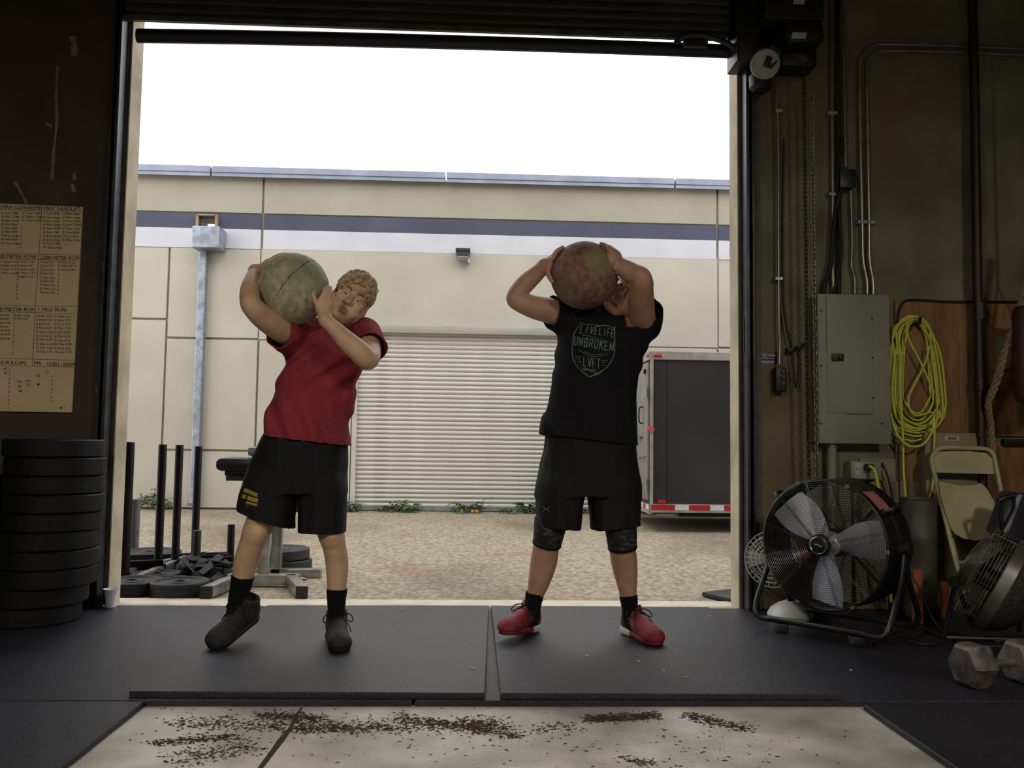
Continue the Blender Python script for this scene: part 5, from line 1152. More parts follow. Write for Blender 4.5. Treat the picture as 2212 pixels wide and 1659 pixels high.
def basis(fwd, up):
    f_ = V3(fwd); f_ /= np.linalg.norm(f_); u_ = V3(up); u_ -= f_*(u_ @ f_); u_ /= np.linalg.norm(u_); x_ = np.cross(u_, f_)
    return np.stack([x_, -f_, u_], 1)       # local x = picture right when facing us, y = backwards, z = crown
def head_sdf(v, C, M, sc=1., cheeks=.0, ears=(1, 1)):
    W_ = lambda x, y, z: V3(C)+M @ (np.array([x, y, z])*sc)
    e = lambda c, r_, k=.012, mode='u', MM=None: v.ell(W_(*c), np.array(r_)*sc, M if MM is None else M @ MM, k*sc, mode)
    e((0, .015, .040), (.075, .095, .082), .02)
    e((0, -.030, -.030), (.060, .066, .080), .03)
    e((0, -.048, -.078), (.042, .040, .040), .02)
    e((0, -.078, -.102), (.020, .017, .017), .018)
    for s_ in (-1, 1):
        v.cone(W_(s_*.060, .012, -.040), W_(s_*.022, -.066, -.098), .018*sc, .017*sc, .03*sc)
        e((s_*.042, -.066, -.020), (.024, .022, .020), .018)
        if cheeks: e((s_*.036, -.072, -.058), (.026+cheeks, .022+cheeks, .024+cheeks), .014)
        v.cone(W_(s_*.012, -.088, .022), W_(s_*.046, -.074, .024), .010*sc, .009*sc, .014*sc)
        e((s_*.031, -.099, .001), (.021, .0155, .0130), .008, 's')
        e((s_*.031, -.078, .0005), (.0165, .0135, .0115), .004)
        Re = np.array([[math.cos(.35*s_), -math.sin(.35*s_), 0], [math.sin(.35*s_), math.cos(.35*s_), 0], [0, 0, 1]])
        if ears[0 if s_ < 0 else 1]:
            e((s_*.078, .012, -.002), (.010, .020, .032), .006, 'u', Re); e((s_*.086, .008, .002), (.007, .011, .019), .005, 's', Re); e((s_*.080, .002, -.026), (.007, .008, .010), .006)
    v.cone(W_(0, -.088, .016), W_(0, -.108, -.026), .0075*sc, .0105*sc, .010*sc)
    e((0, -.111, -.031), (.013, .012, .010), .008)
    for s_ in (-1, 1): e((s_*.013, -.100, -.034), (.009, .010, .008), .006); e((s_*.007, -.108, -.0425), (.004, .006, .004), .003, 's')
    v.cone(W_(-.017, -.092, -.060), W_(.017, -.092, -.060), .0065*sc, .0065*sc, .006*sc); v.cone(W_(0, -.096, -.059), W_(0, -.096, -.0595), .006*sc, .006*sc, .008*sc)
    v.cone(W_(-.014, -.091, -.073), W_(.014, -.091, -.073), .0075*sc, .0075*sc, .006*sc)
    v.cone(W_(-.021, -.101, -.0665), W_(.021, -.101, -.0665), .0026*sc, .0026*sc, .003*sc, 's')
    e((0, -.088, -.084), (.018, .008, .005), .006, 's')
    return W_
def lips_pick(C, M, sc=1.):
    C_ = V3(C)
    def f(P_):
        q = ((P_-C_) @ M)/sc; return ((np.abs(q[:, 0]/.020)**2+((q[:, 2]+.0665)/.0105)**2 < 1) & (q[:, 1] < -.085)).astype(int)
    return f
def eyes(parent, C, M, sc, open_=.5):
    W_ = lambda x, y, z: V3(C)+M @ (np.array([x, y, z])*sc)
    for s_ in (-1, 1):
        v = Vol(W_(s_*.031, -.083, 0)-.02, W_(s_*.031, -.083, 0)+.02, .0011)
        v.ell(W_(s_*.031, -.0822, -.001), np.array((.0120, .0110, .0050*open_+.0014))*sc, M, 0); Wc = W_(s_*.031, -.094, -.001)
        v.mesh('eye', [M_eyew, M_eyed], parent, pick=lambda P_, Wc=Wc: (np.linalg.norm(P_-Wc, axis=1) < (.0062+.004*(open_ < .5))*sc).astype(int))
        v = Vol(W_(s_*.03, -.085, .02)-.035, W_(s_*.03, -.085, .02)+.035, .0016)
        v.chain([(W_(s_*.014, -.0975, .0215), .0038*sc), (W_(s_*.032, -.0915, .030), .0042*sc), (W_(s_*.050, -.0775, .0245), .0026*sc)], .003)
        v.mesh('eyebrow', M_brow, parent)
def limb(v, pts, k=.02): v.chain([(P(a, b2, c), r_) for a, b2, c, r_ in pts], k)
def finger(v, pts, r0, r1, k=.006):
    n_ = len(pts); v.chain([(p, r0+(r1-r0)*i/(n_-1)) for i, p in enumerate(pts)], k)
def sec(py, x0, x1, Y, b_, bias=0, dy=0.):
    a = P(x0, py, Y); c = P(x1, py, Y); return ((a.z+c.z)/2, (a.x+c.x)/2, Y+dy, (c.x-a.x)/2, b_)
def shoe(parent, heel, toe, up, m_up, m_sole, m_lace, L_=.295, Wd=.052, label=None, m_heel=None, tongue=None, lace_side=1):
    """heel and toe are ground-line points of the sole"""
    heel = V3(heel); toe = V3(toe); f_ = toe-heel; f_ /= np.linalg.norm(f_); u_ = V3(up); u_ -= f_*(u_ @ f_); u_ /= np.linalg.norm(u_); s_ = np.cross(f_, u_)
    W_ = lambda a, b2, c: heel+f_*(a*L_/.295)+s_*b2+u_*c
    MM = np.stack([f_, s_, u_], 1)
    pts = [W_(a, b2, c) for a in (-.03, .32) for b2 in (-.08, .08) for c in (-.01, .16)]; lo, hi = np.min(pts, 0), np.max(pts, 0)
    v = Vol(lo, hi, .0032)
    v.chain([(W_(.044, 0, .050), .044), (W_(.105, 0, .055), .042), (W_(.170, .002, .046), .043), (W_(.225, .003, .036), .045), (W_(.252, .002, .032), .040)], .02)
    v.ell(W_(.245, .003, .030), (.048, .050, .036), MM, .015); v.chain([(W_(.050, 0, .080), .045), (W_(.056, 0, .110), .046)], .02); v.cone(W_(.100, 0, .085), W_(.165, 0, .068), .030, .024, .02)
    v.cone(W_(.052, 0, .118), W_(.046, 0, .17), .034, .046, .004, 's')
    v.plane(W_(0, 0, .018), -u_)
    v.warp(lambda x, y, z: .0012*sn(x, y, z, 150, 3))
    sh = v.mesh('shoe', m_up, parent)
    if label: sh['label'] = label
    v = Vol(lo, hi, .0032)
    v.chain([(W_(.043, 0, .018), .047), (W_(.120, -.004, .018), .041), (W_(.215, .002, .018), .051), (W_(.246, .002, .018), .044)], .02, flat=(u_, .9))
    v.plane(W_(0, 0, .001), -u_); v.plane(W_(0, 0, .036), u_+f_*.06)
    HB = W_(.10, 0, 0)
    v.mesh('sole', [m_sole, m_heel or m_sole], sh, pick=lambda P_: ((P_-HB) @ f_ < 0).astype(int))
    k = MB()
    T = lambda a, b2, c: Vector(W_(a, b2, c))
    for i in range(5):
        a = .105+i*.019; zc = .122-.0125*i-.004*i*(i > 2)*.3; w_ = .021
        k.tube(smooth_path([T(a, -w_, zc-.014), T(a+.006, 0, zc-.002), T(a+.010, w_, zc-.014)], 4), .0026, 6); k.tube(smooth_path([T(a+.010, -w_, zc-.014), T(a+.006, 0, zc+.0), T(a, w_, zc-.014)], 4), .0026, 6)
    for s2 in (1, -1):
        k.tube(smooth_path([T(.105, 0, .118), T(.10, s2*.03, .122), T(.11, s2*.058, .112), T(.13, s2*.060, .092), T(.125, s2*.034, .098), T(.108, 0, .118)], 6), .0026, 6)
        k.tube(smooth_path([T(.108, 0, .118), T(.13, s2*.022, .108), T(.15, s2*.044, .078), T(.165, s2*.050, .055)], 6), .0024, 6)
    o_ = k.build('laces', m_lace, sh); o_['kind'] = 'stuff'
    return sh

def stone_ball(C, r_, m_, lab, seam=None):
    t = empty('stone_ball', C, lab, 'ball')
    bm = bmesh.new(); bmesh.ops.create_icosphere(bm, subdivisions=5, radius=r_)
    for q in bm.verts:
        n_ = q.co.normalized(); x, y, z = n_*6; q.co = n_*(r_*(1+.0035*math.sin(x*1.7+y)*math.sin(z*2.1+y*.7)+.0012*math.sin(9*x+3*z)))
    me = bpy.data.meshes.new('ball_body'); bm.to_mesh(me); bm.free(); me.materials.append(m_); me.polygons.foreach_set('use_smooth', [True]*len(me.polygons))
    o = bpy.data.objects.new('ball_body', me); COL.objects.link(o); o.parent = t
    if seam:
        rr = random.Random(2); k = MB(); pts = []
        for q in smooth_path([Vector(C)+Vector(d_).normalized()*r_ for d_ in seam], 12):
            n_ = (q-Vector(C)).normalized(); pts.append(Vector(C)+n_*(r_-.0003)+Vector((rr.uniform(-1, 1), 0, rr.uniform(-1, 1)))*.0014)
        k.tube(pts, [rr.uniform(.0007, .0026) for _ in pts], 5); k.build('mould_seam', mat('seam_dark', '#3d382b', '#2b271d', scale=40, rough=.95), t)
    return t
# ================================================================== the man in the red shirt
A = empty('person', (P(640, 1400, 3.78).x, 3.78, .042), 'person in red t-shirt and black shorts leaning under a green-grey stone ball', 'person')
bc1 = P(633, 624, 3.655); rb1 = .1525
M_ballA = mat('green_grey_stone', '#b5ae8c', '#8f8b72', scale=38, rough=.75, bump=.25, bscale=90, c3='#7c846e', s3=6, t3=(.45, .7))
M_ballB = mat('red_brown_stone', '#8d6552', '#5c443a', scale=38, rough=.75, bump=.35, bscale=80, c3='#7d7d5b', s3=5, t3=(.50, .66))
def bdir(c, px, py, ry):   # direction on the ball whose silhouette offset is the pixel offset; ry = depth part (negative = towards us)
    p = P(px, py, c.y)-c; h_ = Vector((p.x, 0, p.z)); 
    return h_
stone_ball(bc1, rb1, M_ballA, 'pale green-grey stone ball with a moulding seam, on the shoulder of the red-shirted man',
           seam=[P(px, py, bc1.y)-bc1+Vector((0, -math.sqrt(max(1e-4, rb1**2-(P(px, py, bc1.y)-bc1).length**2)), 0)) for px, py in ((682, 566), (674, 574), (660, 592), (646, 606), (632, 626), (620, 641), (611, 652))])
v = Vol((P(505, 700, 3.8).x-.02, 3.42, .06), (P(825, 700, 3.8).x+.03, 4.02, P(760, 580, 3.8).z+.04), .0034)
# legs
limb(v, [(628, 1010, 3.83, .092), (590, 1080, 3.78, .078), (556, 1143, 3.735, .058), (545, 1172, 3.74, .052), (534, 1207, 3.765, .055), (524, 1245, 3.78, .045), (514, 1288, 3.79, .033), (512, 1312, 3.785, .032)])
limb(v, [(700, 1010, 3.83, .090), (705, 1080, 3.80, .078), (715, 1150, 3.765, .056), (722, 1180, 3.775, .049), (728, 1216, 3.80, .050), (728, 1262, 3.80, .043), (727, 1312, 3.80, .031), (727, 1345, 3.80, .030)])
v.cone(P(556, 1150, 3.70), P(555, 1158, 3.705), .03, .028, .02); v.cone(P(716, 1158, 3.73), P(716, 1166, 3.735), .03, .028, .02)
for a, b2, c in ((P(512, 1312, 3.785), P(490, 1365, 3.70), P(478, 1388, 3.66)), (P(727, 1348, 3.80), P(731, 1372, 3.72), P(734, 1390, 3.67))): v.chain([(a, .022), (b2, .014), (c, .012)], .01)
# trunk
v.loft([sec(1045, 585, 740, 3.83, .105), sec(1000, 568, 745, 3.83, .118), sec(950, 582, 742, 3.83, .108), sec(900, 592, 750, 3.82, .100), sec(850, 606, 757, 3.81, .105), sec(800, 624, 768, 3.80, .112), sec(760, 636, 782, 3.80, .112), sec(725, 650, 796, 3.80, .085), sec(708, 680, 780, 3.80, .06)], k=.03)
v.chain([(P(652, 733, 3.79), .058), (P(700, 716, 3.81), .056), (P(745, 712, 3.81), .056), (P(785, 722, 3.80), .058)], .03)
# right arm (picture left) round the ball
limb(v, [(652, 733, 3.78, .060), (610, 713, 3.66, .055), (572, 688, 3.56, .050), (547, 664, 3.50, .043), (540, 648, 3.505, .041), (540, 624, 3.56, .039), (545, 602, 3.63, .031), (551, 586, 3.69, .024)], .022)
cb1 = Vector(bc1)
def onball(c, r_, ang, depth, off):  # ang degrees in the picture plane, depth = sine towards the back
    a = math.radians(ang); ce = math.sqrt(1-depth*depth); return c+Vector((math.cos(a)*ce, depth, math.sin(a)*ce))*(r_+off)
palm = [onball(cb1, rb1, 148, .30, .024), onball(cb1, rb1, 134, .34, .014)]
v.cone(P(551, 584, 3.69), palm[0], .026, .023, .02); v.ell((palm[0]+palm[1])/2, (.046, .040, .020), np.stack([V3((palm[1]-palm[0]).normalized()), V3((palm[1]-palm[0]).normalized().cross(((palm[0]+palm[1])/2-cb1).normalized())), V3(((palm[0]+palm[1])/2-cb1).normalized())], 1), .02)
for i, (dp, a0, a1) in enumerate(((.12, 134, 104), (.27, 132, 98), (.42, 132, 98), (.56, 134, 106))):
    finger(v, [onball(cb1, rb1, a0+(a1-a0)*q, dp, o_) for q, o_ in ((0, .010), (.4, .0125), (.75, .010), (1, .007))], .0098, .0072)
finger(v, [onball(cb1, rb1, 156, .10, .012), onball(cb1, rb1, 146, -.04, .011), onball(cb1, rb1, 138, -.10, .007)], .0115, .009)
# left arm (picture right), hand flat against the ball
limb(v, [(786, 722, 3.80, .060), (794, 745, 3.70, .056), (796, 768, 3.60, .050), (792, 775, 3.555, .046), (776, 760, 3.53, .047), (750, 737, 3.51, .041), (722, 709, 3.50, .031), (703, 691, 3.495, .0265)], .022)
hd = lambda px, py, Y: P(px, py, Y)
v.chain([(hd(703, 691, 3.495), .0255), (hd(700, 676, 3.50), .026), (hd(697, 660, 3.505), .024)], .015, flat=((.55, -.83, 0), .75))
v.ell(hd(699, 662, 3.505), (.036, .018, .042), np.eye(3), .016)
finger(v, [hd(690, 664, 3.50), hd(683, 655, 3.492), hd(679, 645, 3.487), hd(676.5, 634, 3.487)], .0115, .0078)
finger(v, [hd(693, 655, 3.505), hd(695, 643, 3.502), hd(699, 633, 3.508), hd(701.5, 623, 3.518)], .0098, .0072)
finger(v, [hd(699, 652, 3.510), hd(703, 639, 3.510), hd(706.5, 628, 3.520), hd(708.5, 617, 3.532)], .0100, .0073)
finger(v, [hd(705, 654, 3.517), hd(710, 642, 3.520), hd(713, 631, 3.530), hd(714, 621, 3.540)], .0096, .0070)
finger(v, [hd(709, 661, 3.522), hd(715, 650, 3.53), hd(718, 641, 3.54), hd(719, 633, 3.55)], .0086, .0064)
# neck and head
hc1 = P(757, 650, 3.765)
M1 = basis((.20, -.965, .04), (.50, .10, .86))
v.chain([(P(733, 718, 3.81), .060), (P(742, 695, 3.80), .056), (P(752, 672, 3.79), .054)], .03)
head_sdf(v, hc1, M1, 1.0, cheeks=.003)
v.mesh('body', [M_skA, M_lipA], A, pick=lips_pick(hc1, M1))
eyes(A, hc1, M1, 1.0, .42)
# curly hair
W1 = lambda x, y, z: V3(hc1)+M1 @ (np.array([x, y, z])*.97)
v = Vol(V3(hc1)-.15, V3(hc1)+.15, .0028)
v.ell(W1(0, .018, .050), (.080, .100, .084), M1, 0)
v.ell(W1(0, .070, .0), (.068, .050, .060), M1, .02)
rr = random.Random(8)
for i in range(330):
    th = rr.uniform(0, 6.283); ph = math.acos(rr.uniform(-.35, 1)); d_ = np.array([math.sin(ph)*math.cos(th), math.sin(ph)*math.sin(th), math.cos(ph)])
    p_ = np.array([0, .018, .052])+d_*np.array([.082, .101, .089]); 
    if d_[2] > .55 and d_[1] < .3: p_ += d_*.004
    v.ell(W1(*p_), (rr.uniform(.008, .015),)*3, M1, .004)
v.ell(W1(0, -.098, .010), (.060, .046, .058), M1, .006, 's')       # hairline over the brow
for s_ in (-1, 1): v.ell(W1(s_*.086, -.028, -.036), (.034, .052, .044), M1, .004, 's'); v.ell(W1(s_*.085, .010, -.002), (.016, .02, .032), M1, .004, 's')
v.plane(W1(0, 0, -.062), -M1[:, 2])
v.mesh('hair', M_blond, A)

# t-shirt
lo = (P(560, 800, 3.8).x-.04, 3.60, P(660, 970, 3.8).z-.01); hi = (P(835, 800, 3.8).x+.03, 4.03, P(700, 680, 3.8).z+.02)
v = Vol(lo, hi, .0038)
v.loft([sec(985, 560, 756, 3.83, .155), sec(950, 565, 754, 3.83, .150), sec(920, 572, 758, 3.83, .142), sec(885, 580, 765, 3.82, .135), sec(850, 592, 768, 3.81, .132), sec(800, 610, 778, 3.80, .135), sec(765, 622, 786, 3.80, .132), sec(735, 632, 800, 3.80, .112), sec(712, 655, 795, 3.80, .08)], k=.03, pw=2.3)
v.chain([(P(650, 733, 3.79), .070), (P(700, 716, 3.81), .068), (P(745, 712, 3.81), .066), (P(786, 724, 3.80), .070)], .03)
v.chain([(P(650, 735, 3.78), .076), (P(618, 722, 3.69), .078), (P(585, 702, 3.61), .078)], .03)
v.chain([(P(786, 724, 3.80), .073), (P(796, 742, 3.71), .074), (P(802, 765, 3.62), .074)], .03)
def folds1(x, y, z):
    t = (z-1.05); d_ = .006*sn(x*1.6, y, z*.45, 42, 5)*(np.clip((1.35-z)/.3, .2, 1)); d_ += .009*np.sin((x*1.4+z*.8)*46+2*np.sin(z*9))*np.exp(-((z-.97)/.10)**2); d_ += .007*np.sin((x*1.2-z*1.7)*38)*np.exp(-((z-1.22)/.12)**2)
    return d_
v.warp(folds1)
v.shell(.006)
v.plane(P(660, 952, 3.80), (P(750, 962, 3.8)-P(568, 940, 3.8)).cross(Vector((0, 1, 0))).normalized()*1.0 if ((P(750, 962, 3.8)-P(568, 940, 3.8)).cross(Vector((0, 1, 0)))).z < 0 else -(P(750, 962, 3.8)-P(568, 940, 3.8)).cross(Vector((0, 1, 0))))
a, b2 = P(618, 722, 3.69), P(585, 702, 3.61); dd_ = (b2-a).normalized(); v.plane(a+dd_*.035, dd_, V3(a)-.13, V3(b2)+.08)
a, b2 = P(796, 742, 3.71), P(802, 765, 3.62); dd_ = (b2-a).normalized(); v.plane(a+dd_*.055, dd_, (a.x-.07, a.y-.25, a.z-.22), (a.x+.14, a.y+.02, a.z+.06))
v.cone(P(733, 722, 3.80), P(748, 676, 3.775), .056, .066, .006, 's')
v.mesh('t_shirt', M_redsh, A)
v = Vol(V3(P(735, 706, 3.8))-.1, V3(P(735, 706, 3.8))+.1, .003)
c = V3(P(737, 706, 3.795)); up_ = V3(P(748, 676, 3.775)-P(733, 722, 3.80)); up_ /= np.linalg.norm(up_); xx_ = np.cross(up_, [0, 1, 0]); xx_ /= np.linalg.norm(xx_); yy_ = np.cross(up_, xx_)
pts = [(c+xx_*math.cos(q)*.061+yy_*math.sin(q)*.061, .0055) for q in np.linspace(0, 2*math.pi, 25)]
v.chain(pts, .004); v.mesh('collar', M_redsh, A)
k = MB(); a = P(741, 956, 3.70); 
# shorts
v = Vol((P(500, 1100, 3.8).x-.03, 3.60, P(600, 1155, 3.75).z-.03), (P(760, 1000, 3.8).x+.03, 4.02, P(660, 930, 3.8).z+.02), .0038)
v.loft([sec(1062, 527, 750, 3.82, .145), sec(1040, 530, 751, 3.83, .150), sec(1000, 543, 752, 3.83, .150), sec(960, 562, 750, 3.83, .140), sec(936, 574, 744, 3.83, .13)], k=.02, pw=2.4)
v.loft([sec(1165, 514, 640, 3.75, .125), sec(1120, 514, 636, 3.76, .125), sec(1085, 516, 640, 3.78, .128), sec(1050, 527, 644, 3.80, .132), sec(1025, 540, 650, 3.82, .125), sec(1000, 565, 640, 3.83, .09)], k=.03, pw=2.4)
v.loft([sec(1165, 645, 744, 3.77, .110), sec(1120, 648, 745, 3.785, .112), sec(1085, 650, 748, 3.80, .12), sec(1050, 650, 750, 3.81, .13), sec(1025, 655, 746, 3.82, .125), sec(1000, 665, 735, 3.83, .09)], k=.012, pw=2.4)
v.warp(lambda x, y, z: .005*sn(x*1.5, y*1.5, z*.35, 46, 9)+.004*np.sin(x*75+6*z)*np.clip((.78-z)/.2, 0, 1))
v.shell(.006)
for (x0_, y0_, x1_, y1_, Y_, xa_, xb_) in ((510, 1098, 634, 1140, 3.77, 495, 642), (644, 1148, 745, 1150, 3.78, 643, 775)):
    a, b2 = P(x0_, y0_, Y_), P(x1_, y1_, Y_); n_ = (b2-a).cross(Vector((0, 1, 0))).normalized(); n_ = n_ if n_.z < 0 else -n_
    v.plane(a, n_, (P(xa_, 1100, Y_).x, 3.5, P(600, 1190, 3.8).z-.05), (P(xb_, 1100, Y_).x, 4.1, P(600, 1085, 3.8).z))
sh1 = v.mesh('shorts', M_shorts, A)
for pts in ([(525, 1244, 3.78, .0495), (520, 1268, 3.785, .045), (514, 1292, 3.787, .040), (511, 1320, 3.785, .041), (498, 1350, 3.73, .033)], [(728, 1272, 3.80, .0455), (727, 1300, 3.80, .038), (727, 1346, 3.80, .034), (729, 1356, 3.77, .030)]):
    pp = [(P(a, b2, c), r_) for a, b2, c, r_ in pts]; lo = np.min([V3(p)-r_ for p, r_ in pp], 0)-.02; hi = np.max([V3(p)+r_ for p, r_ in pp], 0)+.02
    v = Vol(lo, hi, .0034); v.chain(pp, .01); d_ = (pp[0][0]-pp[1][0]).normalized(); v.plane(pp[0][0], d_); v.warp(lambda x, y, z: .0012*np.sin(z*420)+.002*sn(x, y, z, 70, 4)); v.mesh('sock', M_sock, A)
M_shA = mat('dark_trainer_mesh', '#262326', '#171518', scale=60, rough=.75, bump=.3, bscale=400); M_soleA = mat('dark_sole', '#141315', '#0e0d0f', rough=.7); M_lace = mat('black_lace', '#08080a', '#0e0e10', rough=.8)
h_, t_ = P(535, 1340, 3.86), G(464, 1405, .043); t_.y = 3.63; t_ = G(454, 1406, .036)
shoe(A, t_-(t_-h_).normalized()*.290, t_, (.25, -.30, .9), M_shA, M_soleA, M_lace)
h_ = G(726, 1365, .042); h_.y = 3.885; h_ = Vector((P(724, 1350, 3.885).x, 3.885, .042)); t_ = Vector((P(738, 1400, 3.6).x, 3.6, .042))
shoe(A, h_, h_+(t_-h_).normalized()*.295, (0, 0, 1), M_shA, M_soleA, M_lace)

def on_surface(o, parent, name, m_, polys_px, Y0=3.3, off=.0018, label=None):
    """thin print pressed on cloth: px-space polygons dropped along +Y onto the mesh"""
    bt = BVHTree.FromObject(o, bpy.context.evaluated_depsgraph_get()); base = worldloc(o)
    k = MB()
    for poly in polys_px:
        q = []
        for px, py in poly:
            o_ = Vector((0, 0, CH)); d_ = (P(px, py, 3.)-o_).normalized(); hit = bt.ray_cast(o_-base+d_*.5, d_)
            if hit[0] is None: q = None; break
            q.append(hit[0]+base-d_*off)
        if q: k._add(q, [list(range(len(q)))])
    o2 = k.build(name, m_, parent, smooth=False); o2['kind'] = 'stuff'
    if label: o2['label'] = label
    return o2
def stroke(pts, w_):
    out = []
    for (x0_, y0_), (x1_, y1_) in zip(pts[:-1], pts[1:]):
        L_ = math.hypot(x1_-x0_, y1_-y0_); n_ = max(1, int(L_/5)); nx, ny = -(y1_-y0_)/L_*w_/2, (x1_-x0_)/L_*w_/2
        for i in range(n_):
            a, b2 = i/n_, (i+1)/n_; xa_, ya_, xb_, yb2 = x0_+(x1_-x0_)*a, y0_+(y1_-y0_)*a, x0_+(x1_-x0_)*b2, y0_+(y1_-y0_)*b2
            out.append([(xa_+nx, ya_+ny), (xb_+nx, yb2+ny), (xb_-nx, yb2-ny), (xa_-nx, ya_-ny)])
    return out
GL = {'L': [[(0, 0), (0, 1), (.8, 1)]], 'I': [[(.4, 0), (.4, 1)]], 'V': [[(0, 0), (.45, 1), (.9, 0)]], 'E': [[(.8, 0), (0, 0), (0, 1), (.8, 1)], [(0, .5), (.65, .5)]], 'F': [[(.8, 0), (0, 0), (0, 1)], [(0, .5), (.65, .5)]], 'T': [[(0, 0), (.9, 0)], [(.45, 0), (.45, 1)]],
      'U': [[(0, 0), (0, .85), (.2, 1), (.6, 1), (.8, .85), (.8, 0)]], 'N': [[(0, 1), (0, 0), (.8, 1), (.8, 0)]], 'B': [[(0, 0), (0, 1), (.6, 1), (.8, .8), (.6, .5), (0, .5)], [(0, 0), (.55, 0), (.75, .22), (.6, .5)]], 'R': [[(0, 1), (0, 0), (.6, 0), (.8, .22), (.6, .5), (0, .5)], [(.45, .5), (.8, 1)]],
      'O': [[(.2, 0), (0, .2), (0, .8), (.2, 1), (.6, 1), (.8, .8), (.8, .2), (.6, 0), (.2, 0)]], 'K': [[(0, 0), (0, 1)], [(.8, 0), (0, .55)], [(.25, .4), (.8, 1)]], 'A': [[(0, 1), (0, .25), (.4, 0), (.8, .25), (.8, 1)], [(0, .6), (.8, .6)]], 'P': [[(0, 1), (0, 0), (.6, 0), (.8, .22), (.6, .5), (0, .5)]]}
def word(s_, x, y, w_, h_, dx, dy, slant, sw):
    """letters as strokes; (dx, dy) baseline drift per letter"""
    out = []
    for i, ch_ in enumerate(s_):
        ox, oy = x+dx*i, y+dy*i
        for st in GL.get(ch_, []): out += stroke([(ox+u_*w_+slant*(1-q), oy+q*h_) for u_, q in st], sw)
    return out
M_gold = mat('gold_print', '#a08c2c', '#8a7824', scale=40, rough=.8); M_sil = mat('grey_print', '#57575c', '#4a4a4e', scale=40, rough=.8)
on_surface(sh1, A, 'shorts_print', M_gold, stroke([(527, 1058), (556, 1070)], 8)+stroke([(523, 1071), (531, 1074)], 9)+stroke([(534, 1075), (557, 1082)], 9)+stroke([(532, 1085), (555, 1091)], 5), label='gold lettering blocks on the leg of the shorts')
on_surface(sh1, A, 'shorts_print', M_sil, stroke([(532, 1090), (534, 1094), (538, 1092)], 2))

# ================================================================== the man in the black shirt
B = empty('person', (P(1265, 1380, 3.95).x, 3.93, .042), 'person in black shirt with green shield print and red shoes, holding a brown ball', 'person')
bc2 = P(1262, 595, 3.82); rb2 = .1535
stone_ball(bc2, rb2, M_ballB, 'reddish-brown stone ball with a green patch, held beside the head of the black-shirted man')
v = Vol((P(1095, 700, 3.9).x-.02, 3.54, .05), (P(1430, 700, 3.9).x+.03, 4.18, P(1262, 520, 3.8).z+.06), .0036)
limb(v, [(1232, 1000, 3.96, .100), (1208, 1080, 3.94, .088), (1186, 1152, 3.90, .064), (1180, 1180, 3.915, .058), (1175, 1212, 3.94, .0625), (1166, 1250, 3.955, .052), (1156, 1285, 3.96, .037), (1150, 1312, 3.96, .031), (1149, 1335, 3.965, .030)])
limb(v, [(1312, 1000, 3.96, .100), (1328, 1080, 3.94, .088), (1342, 1152, 3.88, .064), (1344, 1180, 3.89, .058), (1348, 1212, 3.92, .0615), (1353, 1250, 3.935, .050), (1357, 1285, 3.94, .037), (1360, 1312, 3.94, .031), (1361, 1335, 3.94, .030)])
for pts in (((1149, 1338, 3.965), (1130, 1350, 3.90), (1108, 1358, 3.86)), ((1361, 1338, 3.94), (1382, 1362, 3.87), (1400, 1374, 3.83))): v.chain([(P(*q), r_) for q, r_ in zip(pts, (.022, .014, .012))], .02)
v.loft([sec(1045, 1185, 1365, 3.97, .12), sec(1000, 1180, 1368, 3.97, .135), sec(950, 1185, 1362, 3.97, .135), sec(900, 1192, 1362, 3.97, .130), sec(850, 1198, 1364, 3.97, .128), sec(790, 1206, 1378, 3.97, .130), sec(740, 1212, 1388, 3.97, .128), sec(700, 1225, 1392, 3.99, .075), sec(676, 1250, 1380, 4.01, .045)], k=.03)
v.chain([(P(1220, 688, 3.97), .060), (P(1270, 682, 4.01), .052), (P(1330, 690, 4.03), .050), (P(1388, 700, 3.985), .060)], .02)
limb(v, [(1222, 684, 3.96, .062), (1190, 672, 3.93, .060), (1158, 664, 3.90, .056), (1128, 654, 3.87, .047), (1113, 645, 3.86, .041), (1120, 630, 3.865, .042), (1138, 610, 3.875, .044), (1158, 592, 3.855, .037), (1176, 574, 3.83, .0295)], .022)
limb(v, [(1390, 700, 3.955, .062), (1386, 672, 3.87, .060), (1385, 640, 3.78, .058), (1386, 612, 3.71, .049), (1384, 598, 3.69, .044), (1370, 592, 3.71, .047), (1348, 580, 3.73, .042), (1330, 571, 3.74, .035), (1316, 564, 3.745, .030)], .022)
cb2 = Vector(bc2)
def wrap_hand(v, c, r_, wrist, a_palm, a_mid, dpalm, fingers, thumb):
    p0, p1 = onball(c, r_, a_palm, dpalm, .014), onball(c, r_, a_mid, dpalm, .013)
    v.cone(wrist, p0, .029, .026, .02); nrm = ((p0+p1)/2-c).normalized(); tn = (p1-p0).normalized()
    v.ell((p0+p1)/2, (.046, .042, .019), np.stack([V3(tn), V3(nrm.cross(tn)), V3(nrm)], 1), .018)
    for (dp, a0, a1) in fingers:
        finger(v, [onball(c, r_, a0+(a1-a0)*q, dp if not isinstance(dp, tuple) else dp[0]+(dp[1]-dp[0])*q, o_) for q, o_ in ((0, .011), (.4, .0135), (.75, .0105), (1, .007))], .0102, .0076)
    finger(v, [onball(c, r_, *q) for q in thumb], .0125, .0092)
wrap_hand(v, cb2, rb2, P(1177, 574, 3.83), 170, 156, .02, ((-.22, 155, 132), (-.05, 152, 128), (.12, 151, 126), (.28, 152, 132)), ((178, -.12, .014), (187, -.24, .013), (195, -.30, .009)))
wrap_hand(v, cb2, rb2, P(1318, 566, 3.745), 30, 42, -.45, (((-.52, -.34), 44, 64), ((-.36, -.10), 42, 60), ((-.22, .10), 40, 56), ((-.1, .26), 36, 52)), ((24, -.58, .014), (14, -.66, .013), (6, -.68, .010)))
